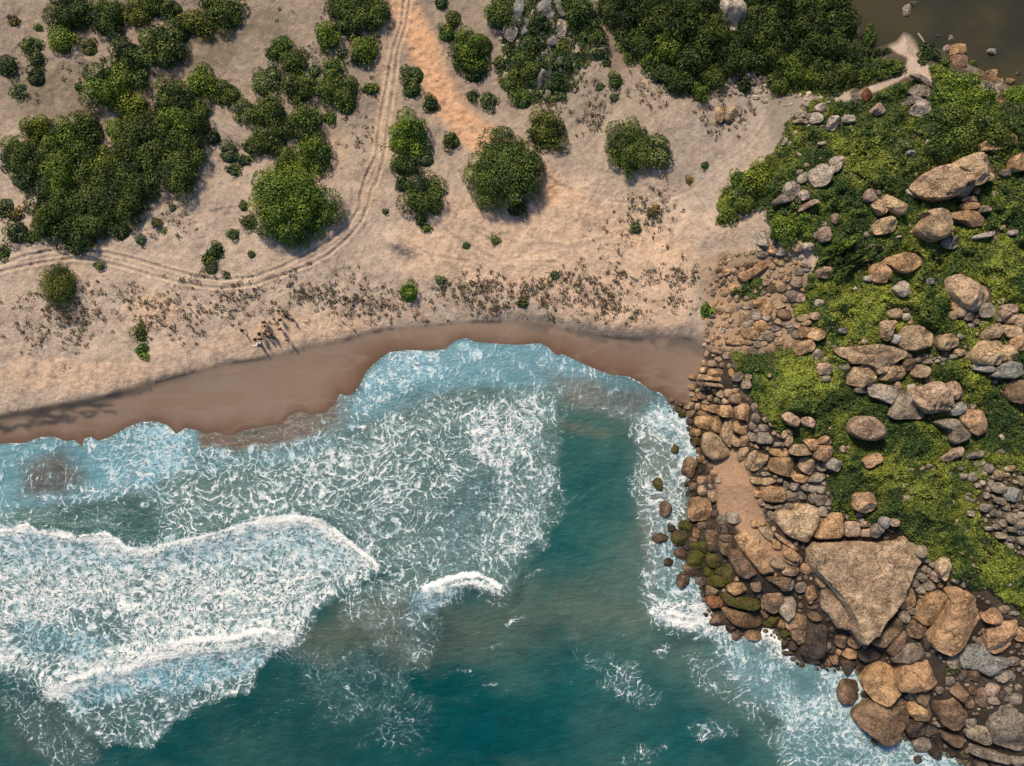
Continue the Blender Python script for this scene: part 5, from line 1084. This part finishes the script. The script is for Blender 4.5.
# driftwood and dead branches
def branch(name, pts, r, label, loc_z, pale=True):
    V, F = [], []; n = 7
    for k, (x, y) in enumerate(pts):
        z = float(samp(h, x, y)); z = max(z, loc_z); X, Y = W(x, y, z); rr = r*(1-.5*k/len(pts))
        k2 = min(k+1, len(pts)-1); k1 = max(k-1, 0); dx, dy = pts[k2][0]-pts[k1][0], -(pts[k2][1]-pts[k1][1]); L = math.hypot(dx, dy); ux, uy = -dy/L, dx/L
        for i in range(n):
            a = 2*pi*i/n; V.append((X+ux*cos(a)*rr, Y+uy*cos(a)*rr, z+rr*.7+sin(a)*rr))
    for k in range(len(pts)-1):
        for i in range(n): F.append((k*n+i, k*n+(i+1) % n, (k+1)*n+(i+1) % n, (k+1)*n+i))
    V.append(V[0]); 
    return tag(link(name, mesh_np(name, np.array(V), np.array(F), DRIFT)), label, name.replace('_', ' '))
md, ntd, bd_ = mat('bleached_wood', .85); ntd.links.new(mixc(ntd, noise(ntd, ntd.nodes.new('ShaderNodeTexCoord').outputs['Object'], 5).outputs[0], (.2,.17,.14), (.5,.46,.4)), bd_.inputs['Base Color']); DRIFT = md
branch('driftwood_log', [(917,34),(921,39),(926,46)], .16, 'pale driftwood log lying at the lagoon edge beside the sandy spit', POND_Z)
def twigs(cx, cy, r, n, seed, label):
    rr = random.Random(seed); e = bpy.data.objects.new('dead_bush', None); col.objects.link(e); z = float(samp(h, cx, cy)); X, Y = W(cx, cy, z+.6); e.location = (X, Y, z+.4)
    V, F = [], []
    def seg(a, b, ra, rb):
        i0 = len(V); d = Vector(b)-Vector(a); s = d.orthogonal().normalized(); t = d.cross(s).normalized()
        for P, q_ in ((a, ra), (b, rb)):
            for i in range(5): V.append(Vector(P)+(s*cos(i*1.2566)+t*sin(i*1.2566))*q_)
        for i in range(5): F.append((i0+i, i0+(i+1) % 5, i0+5+(i+1) % 5, i0+5+i))
    for k in range(n):
        a = rr.uniform(0, 6.28); l = r*S*rr.uniform(.6, 1); p1 = (cos(a)*l*.5, sin(a)*l*.5, .5+rr.uniform(0, .3)); seg((0, 0, 0), p1, .05, .035)
        for q_ in range(3):
            b = a+rr.uniform(-.8, .8); seg(p1, (p1[0]+cos(b)*l*.55, p1[1]+sin(b)*l*.55, p1[2]+rr.uniform(-.1, .4)), .032, .012)
    me = mesh_np('branches', np.array(V), np.array(F), DRIFT); link('branches', me, e); tag(e, label, 'dead bush', 'bare dead bushes')
from mathutils import Vector
twigs(73, 56, 11, 6, 1, 'bare bleached dead bush in the sandy clearing at the upper left')
twigs(597, 48, 9, 6, 2, 'bare white dead bush in the dark thicket right of the slabs')
twigs(800, 20, 8, 6, 3, 'bare grey dead branches on top of the woods near the lagoon')
twigs(272, 136, 6, 4, 4, 'bare twigs poking out of the thicket above the large round bush')

# ------------------------------------------------------------------ people on the beach
def cloth(name, c):
    m, nt, b = mat(name, .9); tcc = nt.nodes.new('ShaderNodeTexCoord').outputs['Object']
    nt.links.new(mixc(nt, noise(nt, tcc, 9).outputs[0], tuple(x*.75 for x in c), c), b.inputs['Base Color']); return m
SKIN = cloth('skin', (.22,.12,.075)); HAIR = cloth('hair', (.02,.015,.012))
CL = {k: cloth('cloth_'+k, c) for k, c in dict(black=(.03,.03,.035), maroon=(.16,.03,.03), brown=(.13,.07,.04), navy=(.03,.04,.1), grey=(.15,.15,.15), white=(.7,.7,.68), rust=(.3,.1,.04)).items()}
def skin_obj(name, verts, edges, radii, root, material, parent, sub=2):
    me = bpy.data.meshes.new(name); me.from_pydata(verts, edges, [])
    sk = me.skin_vertices.new(name='') if hasattr(me.skin_vertices, 'new') else None
    o = bpy.data.objects.new(name, me); col.objects.link(o)
    md_ = o.modifiers.new('skin', 'SKIN'); md_.use_smooth_shade = True
    if not me.skin_vertices: return o
    for i, r in enumerate(radii): me.skin_vertices[0].data[i].radius = (r, r) if isinstance(r, float) else r; me.skin_vertices[0].data[i].use_root = (i == root)
    s_ = o.modifiers.new('sub', 'SUBSURF'); s_.levels = s_.render_levels = sub
    me.materials.append(material); o.parent = parent
    return o
def skeleton(pose):
    sw = {'stand': .0, 'walk': .22, 'sit': 0}[pose]
    hz_ = .92 if pose != 'sit' else .22
    V = [(0,0,hz_), (0,0,hz_+.22), (0,.01,hz_+.45), (0,0,hz_+.58), (0,-.02,hz_+.68), (0,-.02,hz_+.79)]
    Rr = [(.15,.11), (.13,.10), (.16,.10), (.055,.055), (.085,.095), (.07,.08)]
    E = [(0,1),(1,2),(2,3),(3,4),(4,5)]
    for sgn in (-1, 1):
        b = len(V); f = sw*sgn
        if pose == 'sit': leg = [(.10*sgn,0,hz_-.02),(.13*sgn,-.40,hz_+.26),(.14*sgn,-.66,.06),(.15*sgn,-.82,.03)]
        else: leg = [(.10*sgn,0,hz_-.08),(.11*sgn,-f*.9-.03,.50),(.11*sgn,-f*1.3+.02,.09),(.12*sgn,-f*1.3-.14,.035)]
        arm = [(.19*sgn,.01,hz_+.46),(.25*sgn,.03+f*.4,hz_+.20),(.24*sgn,-.08+f*.8,hz_-.03),(.23*sgn,-.13+f*.9,hz_-.12)]
        if pose == 'sit': arm = [(.19*sgn,.01,hz_+.46),(.25*sgn,-.12,hz_+.24),(.16*sgn,-.34,hz_+.30),(.12*sgn,-.42,hz_+.33)]
        V += leg+arm; Rr += [.09,.062,.042,.04,.058,.045,.032,.036]
        E += [(0,b),(b,b+1),(b+1,b+2),(b+2,b+3),(2,b+4),(b+4,b+5),(b+5,b+6),(b+6,b+7)]
    return V, E, [r if isinstance(r, tuple) else float(r) for r in Rr]
def make_person(pose):
    e = bpy.data.objects.new('person', None); col.objects.link(e)
    V, E, Rr = skeleton(pose); skin_obj('body', V, E, Rr, 0, SKIN, e)
    for sgn in (-1, 1): pass
    hz_ = V[0][2]
    tv = [V[0], V[1], V[2]]+[V[10], V[11], V[18], V[19]]
    tv[3], tv[5] = V[10], V[18]; tv[4] = tuple((np.array(V[10])*.35+np.array(V[11])*.65)); tv[6] = tuple((np.array(V[18])*.35+np.array(V[19])*.65))
    sh_ = skin_obj('shirt', [(0,0,hz_-.02), V[1], V[2], tv[3], tv[4], tv[5], tv[6]], [(0,1),(1,2),(2,3),(3,4),(2,5),(5,6)], [(.17,.13),(.15,.12),(.175,.12),.085,.075,.085,.075], 0, CL['black'], e)
    k0, k1 = V[6], V[7]; m0 = tuple(np.array(k0)*.3+np.array(k1)*.7); n0, n1 = V[14], V[15]; m1 = tuple(np.array(n0)*.3+np.array(n1)*.7)
    sho = skin_obj('shorts', [(0,0,hz_), k0, m0, n0, m1], [(0,1),(1,2),(0,3),(3,4)], [(.165,.13),.115,.095,.115,.095], 0, CL['navy'], e)
    hv, hf = [], []; c = np.array(V[5])+[0,.015,-.005]
    for j in range(6):
        ph = -.35+j/5*(pi/2+.35)
        for i in range(12): a = 2*pi*i/12; hv.append(c+np.array([cos(a)*cos(ph)*.098, sin(a)*cos(ph)*.112, sin(ph)*.105]))
    for j in range(5):
        for i in range(12): hf.append((j*12+i, j*12+(i+1) % 12, (j+1)*12+(i+1) % 12, (j+1)*12+i))
    link('hair', mesh_np('hair', np.array(hv), np.array(hf), HAIR), e)
    return e
protos = {p: make_person(p) for p in ('stand', 'walk', 'sit')}
PP = [(279.6,319.8,'stand','brown','black',40,'person in a brown shirt, largest figure, standing above a walker on the beach'),(292,320,'stand','black','grey',100,'person in black standing off to the right of the beach group'),
 (279.6,329,'walk','maroon','black',190,'person in a maroon shirt walking below the largest figure'),(287,340.5,'walk','rust','brown',150,'person in a rust shirt nearest the wet sand on the right'),
 (263.5,322,'walk','brown','navy',200,'person in a brown shirt just above the main group'),(241.6,330.4,'walk','black','maroon',90,'person in a black shirt alone at the far left of the group'),
 (266.6,330.8,'stand','rust','black',10,'person at the top of the tight group, rust shirt'),(258.8,333.9,'stand','maroon','black',70,'person in a maroon shirt at the upper left of the tight group'),
 (262.7,333.5,'sit','grey','brown',120,'person in grey sitting on the sand inside the tight group'),(267,336.6,'stand','black','black',0,'person all in black at the centre of the tight group'),
 (271,334.3,'stand','maroon','navy',240,'person in a maroon shirt at the right of the tight group'),(272.3,337.4,'stand','grey','black',280,'person in a grey shirt at the lower right of the tight group'),
 (254.7,339.5,'walk','brown','black',60,'person in a brown shirt walking at the left below the tight group'),(260.2,339,'stand','black','navy',20,'person in a black shirt below the tight group'),
 (258.8,345.3,'stand','black','white',80,'person in a black shirt lowest of the group, next to a white cloth'),(283.5,314.3,'sit','rust','brown',180,'person sitting on the sand above all the others')]
for k, (x, y, pose, a, b2, rot, lb) in enumerate(PP):
    src = protos[pose]; first = not src.get('label')
    if first: e = src; kids = list(src.children)
    else:
        e = src.copy(); col.objects.link(e); kids = []
        for ch in src.children:
            c = ch.copy(); c.parent = e; col.objects.link(c); kids.append(c)
    z = float(samp(h, x, y)); X, Y = W(x, y, z+.9); e.location = (X, Y, z-.02); e.rotation_euler = (0, 0, R(rot)); e.scale = (.8, .8, .8)
    tag(e, lb, 'person', 'people gathered on the beach')
    for c in kids:
        nm = c.name.split('.')[0]
        if nm in ('shirt', 'shorts'):
            if len(c.data.materials) and c.material_slots: c.material_slots[0].link = 'OBJECT'; c.material_slots[0].material = CL[a if nm == 'shirt' else b2]
gxx, gyy = np.meshgrid(np.linspace(-.5, .5, 14), np.linspace(-.28, .28, 8)); zc = float(samp(h, 256.8, 344)); X, Y = W(256.8, 344, zc)
zz_ = .05+.05*np.sin(gxx*5)*np.cos(gyy*7); tw = np.stack([gxx, gyy, zz_], -1).reshape(-1, 3); t2 = tw.copy(); t2[:, 2] -= .05
ff = grid_faces(14, 8)[:, ::-1]
ob = tag(link('beach_cloth', mesh_np('beach_cloth', np.concatenate([tw, t2]), np.concatenate([ff, ff[:, ::-1]+len(tw)]), CL['white']), loc=(X, Y, zc)), 'crumpled white cloth spread on the sand at the feet of the lowest person', 'cloth')

# ------------------------------------------------------------------ light and camera
w = bpy.data.worlds.new('World'); scene.world = w; w.use_nodes = True
nt = w.node_tree; sky = nt.nodes.new('ShaderNodeTexSky'); sky.sky_type = 'NISHITA'; sky.sun_disc = False
sky.sun_elevation = R(SUN_EL); sky.sun_rotation = math.atan2(SUN_AZ[0], SUN_AZ[1])
nt.links.new(sky.outputs[0], nt.nodes['Background'].inputs[0]); nt.nodes['Background'].inputs[1].default_value = .092
sd = bpy.data.lights.new('sun', 'SUN'); sd.energy = 4.7; sd.angle = R(9); sd.color = (1, .79, .56)
so = bpy.data.objects.new('sun', sd); col.objects.link(so)
from mathutils import Vector
d = Vector((SUN_AZ[0]*cos(R(SUN_EL)), SUN_AZ[1]*cos(R(SUN_EL)), sin(R(SUN_EL))))
so.rotation_euler = d.to_track_quat('Z', 'Y').to_euler(); so.location = d*150
cd = bpy.data.cameras.new('camera'); cam = bpy.data.objects.new('camera', cd); col.objects.link(cam)
cam.location = (0, 0, H); cam.rotation_euler = (0, 0, 0); cd.sensor_width = 36; cd.lens = 18*H/(512*S); cd.clip_end = 3000
scene.camera = cam
scene.view_settings.view_transform = 'Standard'; scene.view_settings.look = 'None'; scene.view_settings.exposure = 0.0; scene.view_settings.gamma = 1
